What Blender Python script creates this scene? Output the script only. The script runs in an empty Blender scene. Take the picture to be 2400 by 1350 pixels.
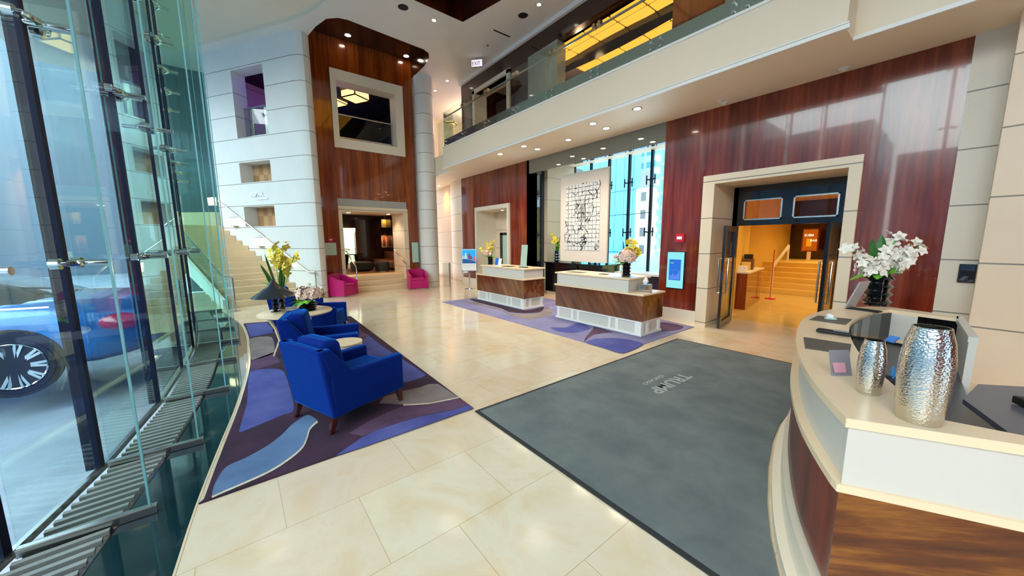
import bpy, bmesh, math, random
from mathutils import Vector, Matrix
random.seed(7)
scn = bpy.context.scene
COL = scn.collection
PI = math.pi

# ------------------------------------------------------------------ camera
YAW, PITCH, ROLL, FPX = 0.904457, 0.1356943, -0.0079067, 821.26
H = 1.85
fw = Vector((-math.sin(YAW), math.cos(YAW), 0)); rt = Vector((math.cos(YAW), math.sin(YAW), 0)); up = Vector((0, 0, 1))
f2 = math.cos(PITCH) * fw - math.sin(PITCH) * up
u2 = math.sin(PITCH) * fw + math.cos(PITCH) * up
r3 = math.cos(ROLL) * rt + math.sin(ROLL) * u2
u3 = -math.sin(ROLL) * rt + math.cos(ROLL) * u2
cam = bpy.data.cameras.new('camera'); cam.sensor_width = 36.0; cam.lens = FPX * 36.0 / 2400.0
cam.clip_start = 0.05; cam.clip_end = 400
co = bpy.data.objects.new('camera', cam); COL.objects.link(co)
co.matrix_world = Matrix(((r3.x, u3.x, -f2.x, 0), (r3.y, u3.y, -f2.y, 0), (r3.z, u3.z, -f2.z, H), (0, 0, 0, 1)))
scn.camera = co

# measuring from the photograph: a pixel's sight line met with a known plane
def sight(x, y): return r3 * (x - 1200) - u3 * (y - 675) + f2 * FPX
def G(x, y, z=0.0):
    d = sight(x, y); return Vector((0, 0, H)) + d * ((z - H) / d.z)
def PY(x, y, Y):
    d = sight(x, y); return Vector((0, 0, H)) + d * (Y / d.y)
def PX(x, y, X):
    d = sight(x, y); return Vector((0, 0, H)) + d * (X / d.x)

# ------------------------------------------------------------------ materials
def lin(c):
    if isinstance(c, str):
        c = c.lstrip('#'); c = tuple(int(c[i:i + 2], 16) / 255 for i in (0, 2, 4))
    return tuple((v / 12.92 if v <= 0.04045 else ((v + 0.055) / 1.055) ** 2.4) for v in c) + (1.0,)

class NT:
    def __init__(s, name):
        s.m = bpy.data.materials.new(name); s.m.use_nodes = True
        s.t = s.m.node_tree; s.n = s.t.nodes; s.l = s.t.links
        s.out = s.n['Material Output']; s.b = s.n['Principled BSDF']
    def add(s, kind, **kw):
        nd = s.n.new(kind)
        for k, v in kw.items():
            if k.startswith('_'): setattr(nd, k[1:], v)
            else: nd.inputs[k.replace('__', ' ')].default_value = v
        return nd
    def link(s, a, ai, b, bi): s.l.new(a.outputs[ai], b.inputs[bi])
    def ramp(s, stops, interp='LINEAR'):
        r = s.n.new('ShaderNodeValToRGB'); r.color_ramp.interpolation = interp
        e = r.color_ramp.elements
        while len(e) < len(stops): e.new(0.5)
        for k, (p, c) in enumerate(stops): e[k].position = p; e[k].color = lin(c) if isinstance(c, str) else (c, c, c, 1)
        return r
    def coords(s, scale=(1, 1, 1), rot=(0, 0, 0), loc=(0, 0, 0), kind='Object'):
        tc = s.n.new('ShaderNodeTexCoord'); mp = s.n.new('ShaderNodeMapping')
        mp.inputs['Scale'].default_value = scale; mp.inputs['Rotation'].default_value = rot; mp.inputs['Location'].default_value = loc
        s.l.new(tc.outputs[kind], mp.inputs['Vector']); return mp
    def bump(s, node, out, strength=0.2, dist=0.01):
        bp = s.add('ShaderNodeBump', Strength=strength, Distance=dist); s.link(node, out, bp, 'Height'); s.link(bp, 'Normal', s.b, 'Normal'); return bp

def plain(name, col, rough=0.5, metal=0.0, coat=0.0, emit=None, es=0.0, sheen=0.0, var=0.06, vscale=8.0, spec=0.5, bump=0.0):
    k = NT(name); b = k.b
    c = lin(col)
    nz = k.add('ShaderNodeTexNoise', Scale=vscale, Detail=4.0); k.link(k.coords(), 0, nz, 'Vector')
    mx = k.n.new('ShaderNodeMix'); mx.data_type = 'RGBA'
    lo = tuple(max(0, v * (1 - var * 2)) for v in c[:3]) + (1,); hi = tuple(min(1, v * (1 + var * 2)) for v in c[:3]) + (1,)
    mx.inputs[6].default_value = lo; mx.inputs[7].default_value = hi
    k.link(nz, 0, mx, 0); k.l.new(mx.outputs[2], b.inputs['Base Color'])
    b.inputs['Roughness'].default_value = rough; b.inputs['Metallic'].default_value = metal
    b.inputs['Coat Weight'].default_value = coat; b.inputs['Specular IOR Level'].default_value = spec
    if sheen: b.inputs['Sheen Weight'].default_value = sheen; b.inputs['Sheen Roughness'].default_value = 0.4
    if emit: b.inputs['Emission Color'].default_value = lin(emit); b.inputs['Emission Strength'].default_value = es
    if bump: k.bump(nz, 0, bump, 0.01)
    return k.m

def emitter(name, col, s):
    k = NT(name); e = k.add('ShaderNodeEmission', Strength=s); e.inputs[0].default_value = lin(col); k.link(e, 0, k.out, 0); return k.m

def stone(name, col, course=0.72, z0=0.19, vert=0.0, rough=0.45, joint='#8a8072'):
    """limestone cladding: courses with dark joints, faint veining"""
    k = NT(name)
    mp = k.coords()
    sep = k.n.new('ShaderNodeSeparateXYZ'); k.link(mp, 0, sep, 0)
    a = k.add('ShaderNodeMath', _operation='SUBTRACT'); k.link(sep, 2, a, 0); a.inputs[1].default_value = z0 - course * 0.5 - 20 * course
    mo = k.add('ShaderNodeMath', _operation='MODULO'); k.link(a, 0, mo, 0); mo.inputs[1].default_value = course
    c = k.add('ShaderNodeMath', _operation='COMPARE'); k.link(mo, 0, c, 0); c.inputs[1].default_value = course * 0.5; c.inputs[2].default_value = 0.009
    nz = k.add('ShaderNodeTexNoise', Scale=1.6, Detail=8.0, Roughness=0.6); k.link(mp, 0, nz, 'Vector')
    base = lin(col)
    rp = k.ramp([(0.3, tuple), (0.7, tuple)]) if False else None
    mx = k.n.new('ShaderNodeMix'); mx.data_type = 'RGBA'
    mx.inputs[6].default_value = tuple(v * 0.93 for v in base[:3]) + (1,); mx.inputs[7].default_value = tuple(min(1, v * 1.05) for v in base[:3]) + (1,)
    k.link(nz, 0, mx, 0)
    m2 = k.n.new('ShaderNodeMix'); m2.data_type = 'RGBA'; k.link(c, 0, m2, 0); k.l.new(mx.outputs[2], m2.inputs[6]); m2.inputs[7].default_value = lin(joint)
    k.l.new(m2.outputs[2], k.b.inputs['Base Color']); k.b.inputs['Roughness'].default_value = rough
    inv = k.add('ShaderNodeMath', _operation='SUBTRACT'); inv.inputs[0].default_value = 1.0; k.link(c, 0, inv, 1)
    k.bump(inv, 0, 0.6, 0.01)
    return k.m

def wood(name, c1, c2, c3, scale=(6, 6, 0.35), rot=(0, 0, 0), rough=0.16, coat=0.6, panel=0.0):
    """veneer: long streaked grain along local z, high gloss lacquer"""
    k = NT(name)
    if any(rot):
        m0 = k.coords(rot=rot); mp = k.n.new('ShaderNodeMapping'); mp.inputs['Scale'].default_value = scale; k.link(m0, 0, mp, 0)
    else: mp = k.coords(scale=scale)
    nz = k.add('ShaderNodeTexNoise', Scale=2.0, Detail=7.0, Roughness=0.65); k.link(mp, 0, nz, 'Vector')
    n2 = k.add('ShaderNodeTexNoise', Scale=0.5, Detail=2.0); k.link(mp, 0, n2, 'Vector')
    ad = k.add('ShaderNodeMath', _operation='ADD'); k.link(nz, 0, ad, 0); k.link(n2, 0, ad, 1)
    hf = k.add('ShaderNodeMath', _operation='MULTIPLY'); k.link(ad, 0, hf, 0); hf.inputs[1].default_value = 0.5
    rp = k.ramp([(0.36, c1), (0.5, c2), (0.64, c3)]); k.link(hf, 0, rp, 0)
    k.link(rp, 0, k.b, 'Base Color')
    k.b.inputs['Roughness'].default_value = rough; k.b.inputs['Coat Weight'].default_value = coat; k.b.inputs['Coat Roughness'].default_value = 0.03
    return k.m

def glass(name, tint, refl=1.0, rough=0.0, base=0.04, power=4.0):
    """thin architectural glass: tinted see-through plus angle dependent reflection (same from both sides)"""
    k = NT(name)
    tr = k.n.new('ShaderNodeBsdfTransparent'); tr.inputs[0].default_value = lin(tint)
    gl = k.add('ShaderNodeBsdfGlossy', Roughness=rough); gl.inputs[0].default_value = (refl, refl, refl, 1)
    lw = k.n.new('ShaderNodeLayerWeight'); lw.inputs[0].default_value = 0.5
    pw = k.add('ShaderNodeMath', _operation='POWER'); k.link(lw, 1, pw, 0); pw.inputs[1].default_value = power
    ml = k.add('ShaderNodeMath', _operation='MULTIPLY_ADD', _use_clamp=True); k.link(pw, 0, ml, 0); ml.inputs[1].default_value = 1 - base; ml.inputs[2].default_value = base
    mx = k.n.new('ShaderNodeMixShader'); k.link(ml, 0, mx, 0); k.link(tr, 0, mx, 1); k.link(gl, 0, mx, 2); k.link(mx, 0, k.out, 0)
    return k.m

def marble(name):
    k = NT(name); mp = k.coords()
    bk = k.n.new('ShaderNodeTexBrick'); m0 = k.coords(loc=(1.85, -0.55, 0)); se = k.n.new('ShaderNodeSeparateXYZ'); mpb = k.n.new('ShaderNodeCombineXYZ')
    k.link(m0, 0, se, 0); k.link(se, 0, mpb, 1); k.link(se, 1, mpb, 0)
    k.link(mpb, 0, bk, 'Vector'); bk.offset = 0.5
    bk.inputs['Scale'].default_value = 1.0; bk.inputs['Brick Width'].default_value = 0.89; bk.inputs['Row Height'].default_value = 0.68
    bk.inputs['Mortar Size'].default_value = 0.003; bk.inputs['Mortar Smooth'].default_value = 0.0; bk.inputs['Bias'].default_value = 0.0
    bk.inputs['Color1'].default_value = lin('#e4d8bd'); bk.inputs['Color2'].default_value = lin('#e2ccb0'); bk.inputs['Mortar'].default_value = lin('#cbb691')
    nz = k.add('ShaderNodeTexNoise', Scale=1.3, Detail=9.0, Roughness=0.62, Distortion=0.8); k.link(mp, 0, nz, 'Vector')
    rp = k.ramp([(0.3, '#f7ecd9'), (0.52, '#ffffff'), (0.72, '#f5e8d2')]); k.link(nz, 0, rp, 0)
    mx = k.n.new('ShaderNodeMix'); mx.data_type = 'RGBA'; mx.blend_type = 'MULTIPLY'; mx.inputs[0].default_value = 1.0
    k.link(bk, 0, mx, 6); k.link(rp, 0, mx, 7); k.l.new(mx.outputs[2], k.b.inputs['Base Color'])
    k.b.inputs['Roughness'].default_value = 0.12; k.b.inputs['Specular IOR Level'].default_value = 0.5
    return k.m

def hammered(name):
    k = NT(name); mp = k.coords(scale=(1, 1, 1))
    v = k.add('ShaderNodeTexVoronoi', Scale=130.0); k.link(mp, 0, v, 'Vector')
    k.b.inputs['Base Color'].default_value = lin('#d8d4c8'); k.b.inputs['Metallic'].default_value = 1.0; k.b.inputs['Roughness'].default_value = 0.17
    k.bump(v, 0, 0.4, 0.003); return k.m

def two_tone(name, c1, c2, scale, rough=0.9, detail=3.0, sheen=0.0):
    k = NT(name); nz = k.add('ShaderNodeTexNoise', Scale=scale, Detail=detail, Roughness=0.6); k.link(k.coords(), 0, nz, 'Vector')
    rp = k.ramp([(0.35, c1), (0.65, c2)]); k.link(nz, 0, rp, 0); k.link(rp, 0, k.b, 'Base Color'); k.b.inputs['Roughness'].default_value = rough
    if sheen: k.b.inputs['Sheen Weight'].default_value = sheen
    k.bump(nz, 0, 0.05, 0.01)
    return k.m

def checker(name, c1, c2, scale, kind='Object', rough=0.6):
    k = NT(name); ck = k.add('ShaderNodeTexChecker', Scale=scale); k.link(k.coords(kind=kind, loc=(0.01, 0.013, 0.007)), 0, ck, 'Vector')
    ck.inputs[1].default_value = lin(c1); ck.inputs[2].default_value = lin(c2); k.link(ck, 0, k.b, 'Base Color'); k.b.inputs['Roughness'].default_value = rough
    return k.m

def facade_mat(name, wall, win, fx, fz, wx=0.7, wz=0.6, rough=0.4, axis=0):
    """building front: window grid"""
    k = NT(name); sep = k.n.new('ShaderNodeSeparateXYZ'); k.link(k.coords(), 0, sep, 0)
    def cell(out, step, frac):
        a = k.add('ShaderNodeMath', _operation='ADD'); k.link(sep, out, a, 0); a.inputs[1].default_value = 400 * step
        m = k.add('ShaderNodeMath', _operation='MODULO'); k.link(a, 0, m, 0); m.inputs[1].default_value = step
        l = k.add('ShaderNodeMath', _operation='LESS_THAN'); k.link(m, 0, l, 0); l.inputs[1].default_value = step * frac; return l
    a, b = cell(axis, fx, wx), cell(2, fz, wz)
    mu = k.add('ShaderNodeMath', _operation='MULTIPLY'); k.link(a, 0, mu, 0); k.link(b, 0, mu, 1)
    mx = k.n.new('ShaderNodeMix'); mx.data_type = 'RGBA'; k.link(mu, 0, mx, 0); mx.inputs[6].default_value = lin(wall); mx.inputs[7].default_value = lin(win)
    k.l.new(mx.outputs[2], k.b.inputs['Base Color']); k.b.inputs['Roughness'].default_value = rough
    return k.m

M = {}
M['marble'] = marble('cream_marble')
M['stone'] = stone('limestone_courses', '#e4e3dd')
M['stone_warm'] = stone('warm_limestone', '#e8d4b6', course=0.72, z0=0.10)
M['stone_plain'] = plain('honed_limestone', '#ecdfc8', 0.4, var=0.03, vscale=2)
M['step_stone'] = plain('sandy_limestone', '#dcc6a2', 0.4, var=0.04, vscale=3)
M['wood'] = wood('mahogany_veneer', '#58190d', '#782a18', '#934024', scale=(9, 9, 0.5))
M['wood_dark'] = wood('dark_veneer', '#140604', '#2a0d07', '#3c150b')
M['wood_gold'] = wood('amber_veneer', '#6a2a0c', '#8a3d10', '#a85518', scale=(8, 8, 0.45))
M['zebra'] = wood('diagonal_veneer', '#4a2011', '#6e3a20', '#94603c', scale=(6, 6, 0.7), rot=(0, 0.6, 0), rough=0.15, coat=0.7)
M['zebra_front'] = wood('streaked_veneer', '#301004', '#64300c', '#a0621f', scale=(1.0, 1.0, 9), rot=(0.15, 0.35, 0), rough=0.25, coat=0.4)
M['curved_wood'] = wood('curved_mahogany', '#4a160a', '#74280f', '#963c18', scale=(5, 5, 0.5), rough=0.35, coat=0.15)
M['ceiling'] = plain('ceiling_paint', '#e4e0d6', 0.7, var=0.01, vscale=1)
M['ceiling_warm'] = plain('warm_ceiling_paint', '#e6dac4', 0.7, var=0.01, vscale=1)
M['fascia'] = plain('fascia_plaster', '#f2e0c4', 0.55, var=0.015, vscale=1.2)
M['white'] = plain('white_lacquer', '#d4cec2', 0.35, var=0.015, vscale=3)
M['cream_top'] = plain('cream_stone_top', '#f0d6b0', 0.25, var=0.03, vscale=4)
M['black'] = plain('black_lacquer', '#0d0b0c', 0.15, coat=0.5)
M['black_matte'] = plain('black_matte', '#101010', 0.6)
M['steel'] = plain('brushed_steel', '#c4c4c0', 0.25, metal=1.0, var=0.04, vscale=30)
M['chrome'] = plain('polished_chrome', '#dfe2e4', 0.08, metal=1.0, var=0.01)
M['hammered'] = hammered('hammered_silver')
M['velvet'] = plain('blue_velvet', '#032274', 0.85, sheen=1.0, var=0.12, vscale=3, spec=0.1)
M['velvet'].node_tree.nodes['Principled BSDF'].inputs['Sheen Tint'].default_value = lin('#1f86f0'); M['velvet'].node_tree.nodes['Principled BSDF'].inputs['Sheen Roughness'].default_value = .35
M['magenta'] = plain('magenta_leather', '#b80a66', 0.38, var=0.06, vscale=3)
M['leg_wood'] = wood('chair_leg_wood', '#2a0d0a', '#4a1a12', '#5a2418', scale=(20, 20, 2))
M['mat'] = two_tone('grey_mat', '#5f6868', '#747c7a', 2.2, 0.95, 6)
M['mat_edge'] = plain('mat_rubber_edge', '#2b2e2e', 0.8)
M['mat_letter'] = plain('mat_letter_grey', '#a3aaa6', 0.9, var=0.1, vscale=30)
M['plum'] = two_tone('plum_pile', '#2a1829', '#42223a', 2.5, 0.95, 4)
M['plum_light'] = two_tone('mauve_pile', '#4a2f4a', '#5f435e', 2.5, 0.95, 4)
M['peri'] = two_tone('periwinkle_pile', '#3f4488', '#595e9e', 1.6, 0.95, 4)
M['lav'] = two_tone('lavender_pile', '#77749e', '#8d89ac', 1.6, 0.95, 4)
M['slate'] = two_tone('slate_blue_pile', '#526c90', '#6a84a6', 1.6, 0.95, 4)
M['taupe'] = two_tone('taupe_pile', '#766b6e', '#92857e', 1.8, 0.95, 4)
M['cream_pile'] = two_tone('cream_pile', '#c9bb9c', '#ddd2b6', 14, 0.95)
M['fac_glass'] = glass('facade_glass', '#eef8fa', 0.95, base=0.03, power=3.6)
M['fin_glass'] = glass('fin_glass', '#f7fdfb', 0.8, base=0.015, power=5.5)
M['fin_edge'] = plain('green_glass_edge', '#86c4c8', 0.15, var=0.08, vscale=5)
M['rail_glass'] = glass('balustrade_glass', '#f0f6f3', 0.8, base=0.03)
M['door_glass'] = glass('door_glass', '#f6f2ea', 0.8, base=0.03)
M['mullion'] = plain('dark_blue_mullion', '#0a1330', 0.6, var=0.1, spec=0.2)
M['grille'] = plain('grey_grille', '#8d8f8a', 0.45, var=0.08, vscale=12)
M['pit_glass'] = plain('dark_floor_glass', '#0f2c30', 0.05, coat=0.6, var=0.1, vscale=2)
M['tint_mirror'] = plain('grey_back_painted_glass', '#7d857e', 0.03, metal=0.35, coat=1.0, var=0.0)
M['dark_mirror'] = plain('dark_mirror', '#161b2a', 0.05, coat=1.0, var=0.02)
M['amber'] = emitter('amber_luminous_ceiling', '#ffae3c', 1.1)
M['amber_dim'] = emitter('amber_lantern_glow', '#ffcf86', 1.2)
M['lamp'] = emitter('warm_lamp_disc', '#fff1d8', 14.0)
M['lamp_dim'] = emitter('warm_lamp_disc_dim', '#ffefd4', 4.0)
M['lamp_soft'] = emitter('sconce_glow', '#ffe8b8', 4.0)
M['blue_led'] = emitter('blue_led_cove', '#1a12ff', 2.2)
M['exit_face'] = emitter('exit_sign_face', '#fbf0ff', .6)
M['screen_face'] = emitter('aqua_screen_face', '#86d8dc', 0.75)
M['screen_pic'] = emitter('blue_screen_picture', '#2f6fd0', 0.7)
M['screen_pic2'] = emitter('screen_skyline', '#5a86e0', 0.7)
M['trim_white'] = plain('white_painted_trim', '#f2efe6', 0.4, var=0.01)
M['sign_plate'] = plain('frosted_green_plate', '#b9d3c4', 0.25, var=0.03)
M['red'] = plain('red_alarm', '#c8102e', 0.4)
M['paper'] = plain('white_paper', '#eef0f2', 0.7, var=0.02)
M['ink'] = plain('black_ink', '#141414', 0.7)
M['leaf'] = two_tone('deep_green_leaf', '#1d5a20', '#3c8a32', 6, 0.45)
M['leaf_light'] = two_tone('fresh_green_leaf', '#4c9a2c', '#86c03c', 6, 0.45)
M['yellow'] = two_tone('yellow_petal', '#e6c41c', '#f6e36a', 20, 0.5)
M['peach'] = two_tone('peach_petal', '#e6b49c', '#f6dcc6', 30, 0.6)
M['white_petal'] = two_tone('white_petal', '#e6dccb', '#f8f4e8', 25, 0.55)
M['vase'] = plain('black_glazed_vase', '#08080a', 0.06, coat=0.8)
M['carpet_brown'] = two_tone('brown_carpet', '#5a3a1c', '#7d5630', 10, 0.95)
M['purple_wall'] = plain('purple_wall', '#5a2a5a', 0.6)
M['gold_wall'] = plain('golden_plaster', '#e8c468', 0.5, var=0.04, vscale=2)
M['gold_floor'] = plain('golden_marble', '#dcc078', 0.1, var=0.08, vscale=2)
M['road'] = two_tone('asphalt', '#9aa8b6', '#b0bcc8', 1.5, 0.7)
M['car_paint'] = plain('blue_car_paint', '#1f78c4', 0.2, metal=0.3, coat=1.0, var=0.02)
M['car_glass'] = plain('dark_car_glass', '#3c4652', 0.05, coat=1.0)
M['tyre'] = plain('tyre_rubber', '#141618', 0.8)
M['tail'] = plain('red_tail_lamp', '#b0104a', 0.15, coat=1.0, emit='#b0104a', es=0.15)
M['brown_leather'] = plain('brown_leather', '#7a4a22', 0.45)
M['tan_a'] = checker('tan_checker_panel', '#c09468', '#a87c52', 2.9)
M['glass_pane_win'] = glass('alcove_glass', '#e4f4fa', 0.5, base=0.03)

# ------------------------------------------------------------------ mesh helper
class MB:
    def __init__(s): s.v = []; s.f = []; s.mi = []; s.cur = 0
    def face(s, pts):
        i = len(s.v); s.v += [tuple(p) for p in pts]; s.f.append(tuple(range(i, i + len(pts)))); s.mi.append(s.cur)
    def grid(s, rings, closed=True, cap0=False, cap1=False):
        i = len(s.v); n = len(rings[0])
        for r in rings: s.v += [tuple(p) for p in r]
        for a in range(len(rings) - 1):
            for b in range(n if closed else n - 1):
                c = (b + 1) % n
                s.f.append((i + a * n + b, i + a * n + c, i + (a + 1) * n + c, i + (a + 1) * n + b)); s.mi.append(s.cur)
        if cap0: s.f.append(tuple(i + b for b in range(n))[::-1]); s.mi.append(s.cur)
        if cap1: s.f.append(tuple(i + (len(rings) - 1) * n + b for b in range(n))); s.mi.append(s.cur)
        return s
    def box(s, x0, x1, y0, y1, z0, z1):
        p = [(x0, y0), (x1, y0), (x1, y1), (x0, y1)]
        return s.prism(p, z0, z1)
    def prism(s, poly, z0, z1):
        return s.grid([[(x, y, z0) for x, y in poly], [(x, y, z1) for x, y in poly]], True, True, True)
    def obox(s, c, dx, dy, dz, ang=0.0):
        ca, sa = math.cos(ang), math.sin(ang)
        p = [(c[0] + ca * a * dx / 2 - sa * b * dy / 2, c[1] + sa * a * dx / 2 + ca * b * dy / 2) for a, b in ((-1, -1), (1, -1), (1, 1), (-1, 1))]
        return s.prism(p, c[2] - dz / 2, c[2] + dz / 2)
    def hexa(s, bot, top):
        return s.grid([bot, top], True, True, True)
    def tube(s, pts, r, n=8, caps=True):
        pts = [Vector(p) for p in pts]; rings = []
        rr = r if isinstance(r, (list, tuple)) else [r] * len(pts)
        ref = None
        for k, p in enumerate(pts):
            d = (pts[min(k + 1, len(pts) - 1)] - pts[max(k - 1, 0)]).normalized()
            if ref is None:
                ref = Vector((0, 0, 1)) if abs(d.z) < 0.9 else Vector((1, 0, 0))
            a = d.cross(ref); a = a.normalized() if a.length > 1e-6 else Vector((1, 0, 0)); b = a.cross(d).normalized(); ref = b
            rings.append([p + (a * math.cos(t) + b * math.sin(t)) * rr[k] for t in (2 * PI * j / n for j in range(n))])
        return s.grid(rings, True, caps, caps)
    def bar(s, a, b, w, h):
        """rectangular bar from a to b, w wide sideways, h tall"""
        a, b = Vector(a), Vector(b); d = (b - a).normalized(); sd = d.cross(Vector((0, 0, 1)))
        sd = sd.normalized() if sd.length > 1e-5 else Vector((1, 0, 0)); u = sd.cross(d).normalized()
        q = [(-1, -1), (1, -1), (1, 1), (-1, 1)]
        return s.grid([[p + sd * i * w / 2 + u * j * h / 2 for i, j in q] for p in (a, b)], True, True, True)
    def lathe(s, prof, c=(0, 0, 0), n=24, cap0=True, cap1=True):
        return s.grid([[(c[0] + r * math.cos(2 * PI * j / n), c[1] + r * math.sin(2 * PI * j / n), c[2] + z) for j in range(n)] for r, z in prof], True, cap0, cap1)
    def ball(s, c, r, n=10, m=6, sq=(1, 1, 1)):
        return s.grid([[(c[0] + sq[0] * r * max(1e-3, math.sin(PI * i / m)) * math.cos(2 * PI * j / n), c[1] + sq[1] * r * max(1e-3, math.sin(PI * i / m)) * math.sin(2 * PI * j / n), c[2] - sq[2] * r * math.cos(PI * i / m)) for j in range(n)] for i in range(m + 1)], True, True, True)
    def build(s, name, mat, parent=None, smooth=False, bevel=0.0, seg=2):
        me = bpy.data.meshes.new(name); me.from_pydata(s.v, [], s.f)
        for m in (mat if isinstance(mat, (list, tuple)) else [mat]): me.materials.append(M[m] if isinstance(m, str) else m)
        me.polygons.foreach_set('material_index', s.mi)
        bm = bmesh.new(); bm.from_mesh(me); bmesh.ops.recalc_face_normals(bm, faces=bm.faces); bm.to_mesh(me); bm.free()
        if smooth:
            me.polygons.foreach_set('use_smooth', [True] * len(me.polygons))
            try: me.set_sharp_from_angle(angle=0.7)
            except Exception: pass
        o = bpy.data.objects.new(name, me); COL.objects.link(o)
        if parent is not None:
            o.parent = parent
            if parent.get('_w'): o.matrix_parent_inverse = Matrix.Translation(-Vector(parent['_w']))
        if bevel:
            md = o.modifiers.new('bevel', 'BEVEL'); md.width = bevel; md.segments = seg; md.limit_method = 'ANGLE'
        return o

def tag(o, label=None, cat=None, group=None, kind=None):
    if label: o['label'] = label
    if cat: o['category'] = cat
    if group: o['group'] = group
    if kind: o['kind'] = kind
    return o

def thing(name, label, cat, loc=(0, 0, 0), rotz=0.0, group=None, kind=None, world=False):
    """an Empty at the thing's base; world=True: its parts are given in room coordinates"""
    o = bpy.data.objects.new(name, None); COL.objects.link(o); o.location = loc; o.rotation_euler = (0, 0, rotz); o.empty_display_size = 0.1
    if world: o['_w'] = tuple(loc)
    return tag(o, label, cat, group, kind)

def sub(o, part):
    """make o a sub-part of a part"""
    o.parent = part; o.matrix_parent_inverse = Matrix(); return o

def dup(root, loc, rotz, label=None, group=None):
    r = root.copy(); COL.objects.link(r); r.location = loc; r.rotation_euler = (0, 0, rotz)
    if label: r['label'] = label
    if group: r['group'] = group
    for ch in list(root.children):
        c = ch.copy(); COL.objects.link(c); c.parent = r
        for g in ch.children:
            d = g.copy(); COL.objects.link(d); d.parent = c
    return r

def text_mesh(s, body, size, origin, xdir, ydir, depth=0.004, align='LEFT', offset=0.0, xs=1.0):
    """add real lettering to a mesh builder"""
    cu = bpy.data.curves.new('lettering', 'FONT'); cu.body = body; cu.size = size; cu.align_x = align; cu.extrude = depth / 2; cu.offset = offset
    ob = bpy.data.objects.new('lettering', cu); COL.objects.link(ob)
    dg = bpy.context.evaluated_depsgraph_get(); dg.update()
    me = bpy.data.meshes.new_from_object(ob.evaluated_get(dg))
    X, Y = Vector(xdir).normalized(), Vector(ydir).normalized(); Z = X.cross(Y); O = Vector(origin)
    i = len(s.v)
    for v in me.vertices: s.v.append(tuple(O + X * v.co.x * xs + Y * v.co.y + Z * (v.co.z + depth / 2)))
    for p in me.polygons: s.f.append(tuple(i + k for k in p.vertices)); s.mi.append(s.cur)
    bpy.data.objects.remove(ob); bpy.data.curves.remove(cu); bpy.data.meshes.remove(me)
    return s

def wall_holes(s, P0, d, n, thick, s0, s1, z0, z1, holes):
    """slab wall in plane (P0, direction d), thickness goes along -n; rectangular holes (sa, sb, za, zb)"""
    P0, d, n = Vector(P0), Vector(d), Vector(n)
    xs = sorted({s0, s1, *[h[0] for h in holes], *[h[1] for h in holes]}); zs = sorted({z0, z1, *[h[2] for h in holes], *[h[3] for h in holes]})
    xs = [x for x in xs if s0 <= x <= s1]; zs = [z for z in zs if z0 <= z <= z1]
    def solid(i, j):
        cx, cz = (xs[i] + xs[i + 1]) / 2, (zs[j] + zs[j + 1]) / 2
        return not any(h[0] < cx < h[1] and h[2] < cz < h[3] for h in holes)
    def pt(x, z, t): p = P0 + d * x - n * t; return (p.x, p.y, z)
    for i in range(len(xs) - 1):
        for j in range(len(zs) - 1):
            if not solid(i, j): continue
            a, b, c, e = xs[i], xs[i + 1], zs[j], zs[j + 1]
            for t in (0, thick): s.face([pt(a, c, t), pt(b, c, t), pt(b, e, t), pt(a, e, t)])
            if i == 0 or not solid(i - 1, j): s.face([pt(a, c, 0), pt(a, e, 0), pt(a, e, thick), pt(a, c, thick)])
            if i == len(xs) - 2 or not solid(i + 1, j): s.face([pt(b, c, 0), pt(b, e, 0), pt(b, e, thick), pt(b, c, thick)])
            if j == 0 or not solid(i, j - 1): s.face([pt(a, c, 0), pt(b, c, 0), pt(b, c, thick), pt(a, c, thick)])
            if j == len(zs) - 2 or not solid(i, j + 1): s.face([pt(a, e, 0), pt(b, e, 0), pt(b, e, thick), pt(a, e, thick)])
    return s

def ngon_holes(s, outer, holes, z):
    """flat polygon with holes at height z"""
    bm = bmesh.new(); ed = []
    for ring in [outer] + holes:
        vs = [bm.verts.new((x, y, z)) for x, y in ring]
        for k in range(len(vs)): ed.append(bm.edges.new((vs[k], vs[(k + 1) % len(vs)])))
    bmesh.ops.triangle_fill(bm, use_beauty=True, use_dissolve=False, edges=ed)
    bm.verts.index_update(); i = len(s.v)
    for v in bm.verts: s.v.append(tuple(v.co))
    for f in bm.faces: s.f.append(tuple(i + v.index for v in f.verts)); s.mi.append(s.cur)
    bm.free(); return s

def spot(name, loc, power, col='#ffe2b8', size=2.2, blend=0.8, radius=0.06, aim=None):
    L = bpy.data.lights.new(name, 'SPOT'); L.energy = power; L.color = lin(col)[:3]; L.spot_size = size; L.spot_blend = blend; L.shadow_soft_size = radius
    o = bpy.data.objects.new(name, L); COL.objects.link(o); o.location = loc
    if aim: o.rotation_euler = (Vector(aim) - Vector(loc)).to_track_quat('-Z', 'Y').to_euler()
    return o
def pointl(name, loc, power, col='#ffd9a0', radius=0.15):
    L = bpy.data.lights.new(name, 'POINT'); L.energy = power; L.color = lin(col)[:3]; L.shadow_soft_size = radius
    o = bpy.data.objects.new(name, L); COL.objects.link(o); o.location = loc; return o
# ================================================================== SETTING
WY = 7.68            # mahogany reception wall
ZC = 8.05            # high ceiling
ZS = 4.39            # soffit under the balcony
XB = -13.75          # mahogany end wall
def struct(o): o['kind'] = 'structure'; return o
def lerp2(pts, x):
    for a, b in zip(pts, pts[1:]):
        if min(a[0], b[0]) <= x <= max(a[0], b[0]): return a[1] + (b[1] - a[1]) * (x - a[0]) / (b[0] - a[0])
    return pts[-1][1]
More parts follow.
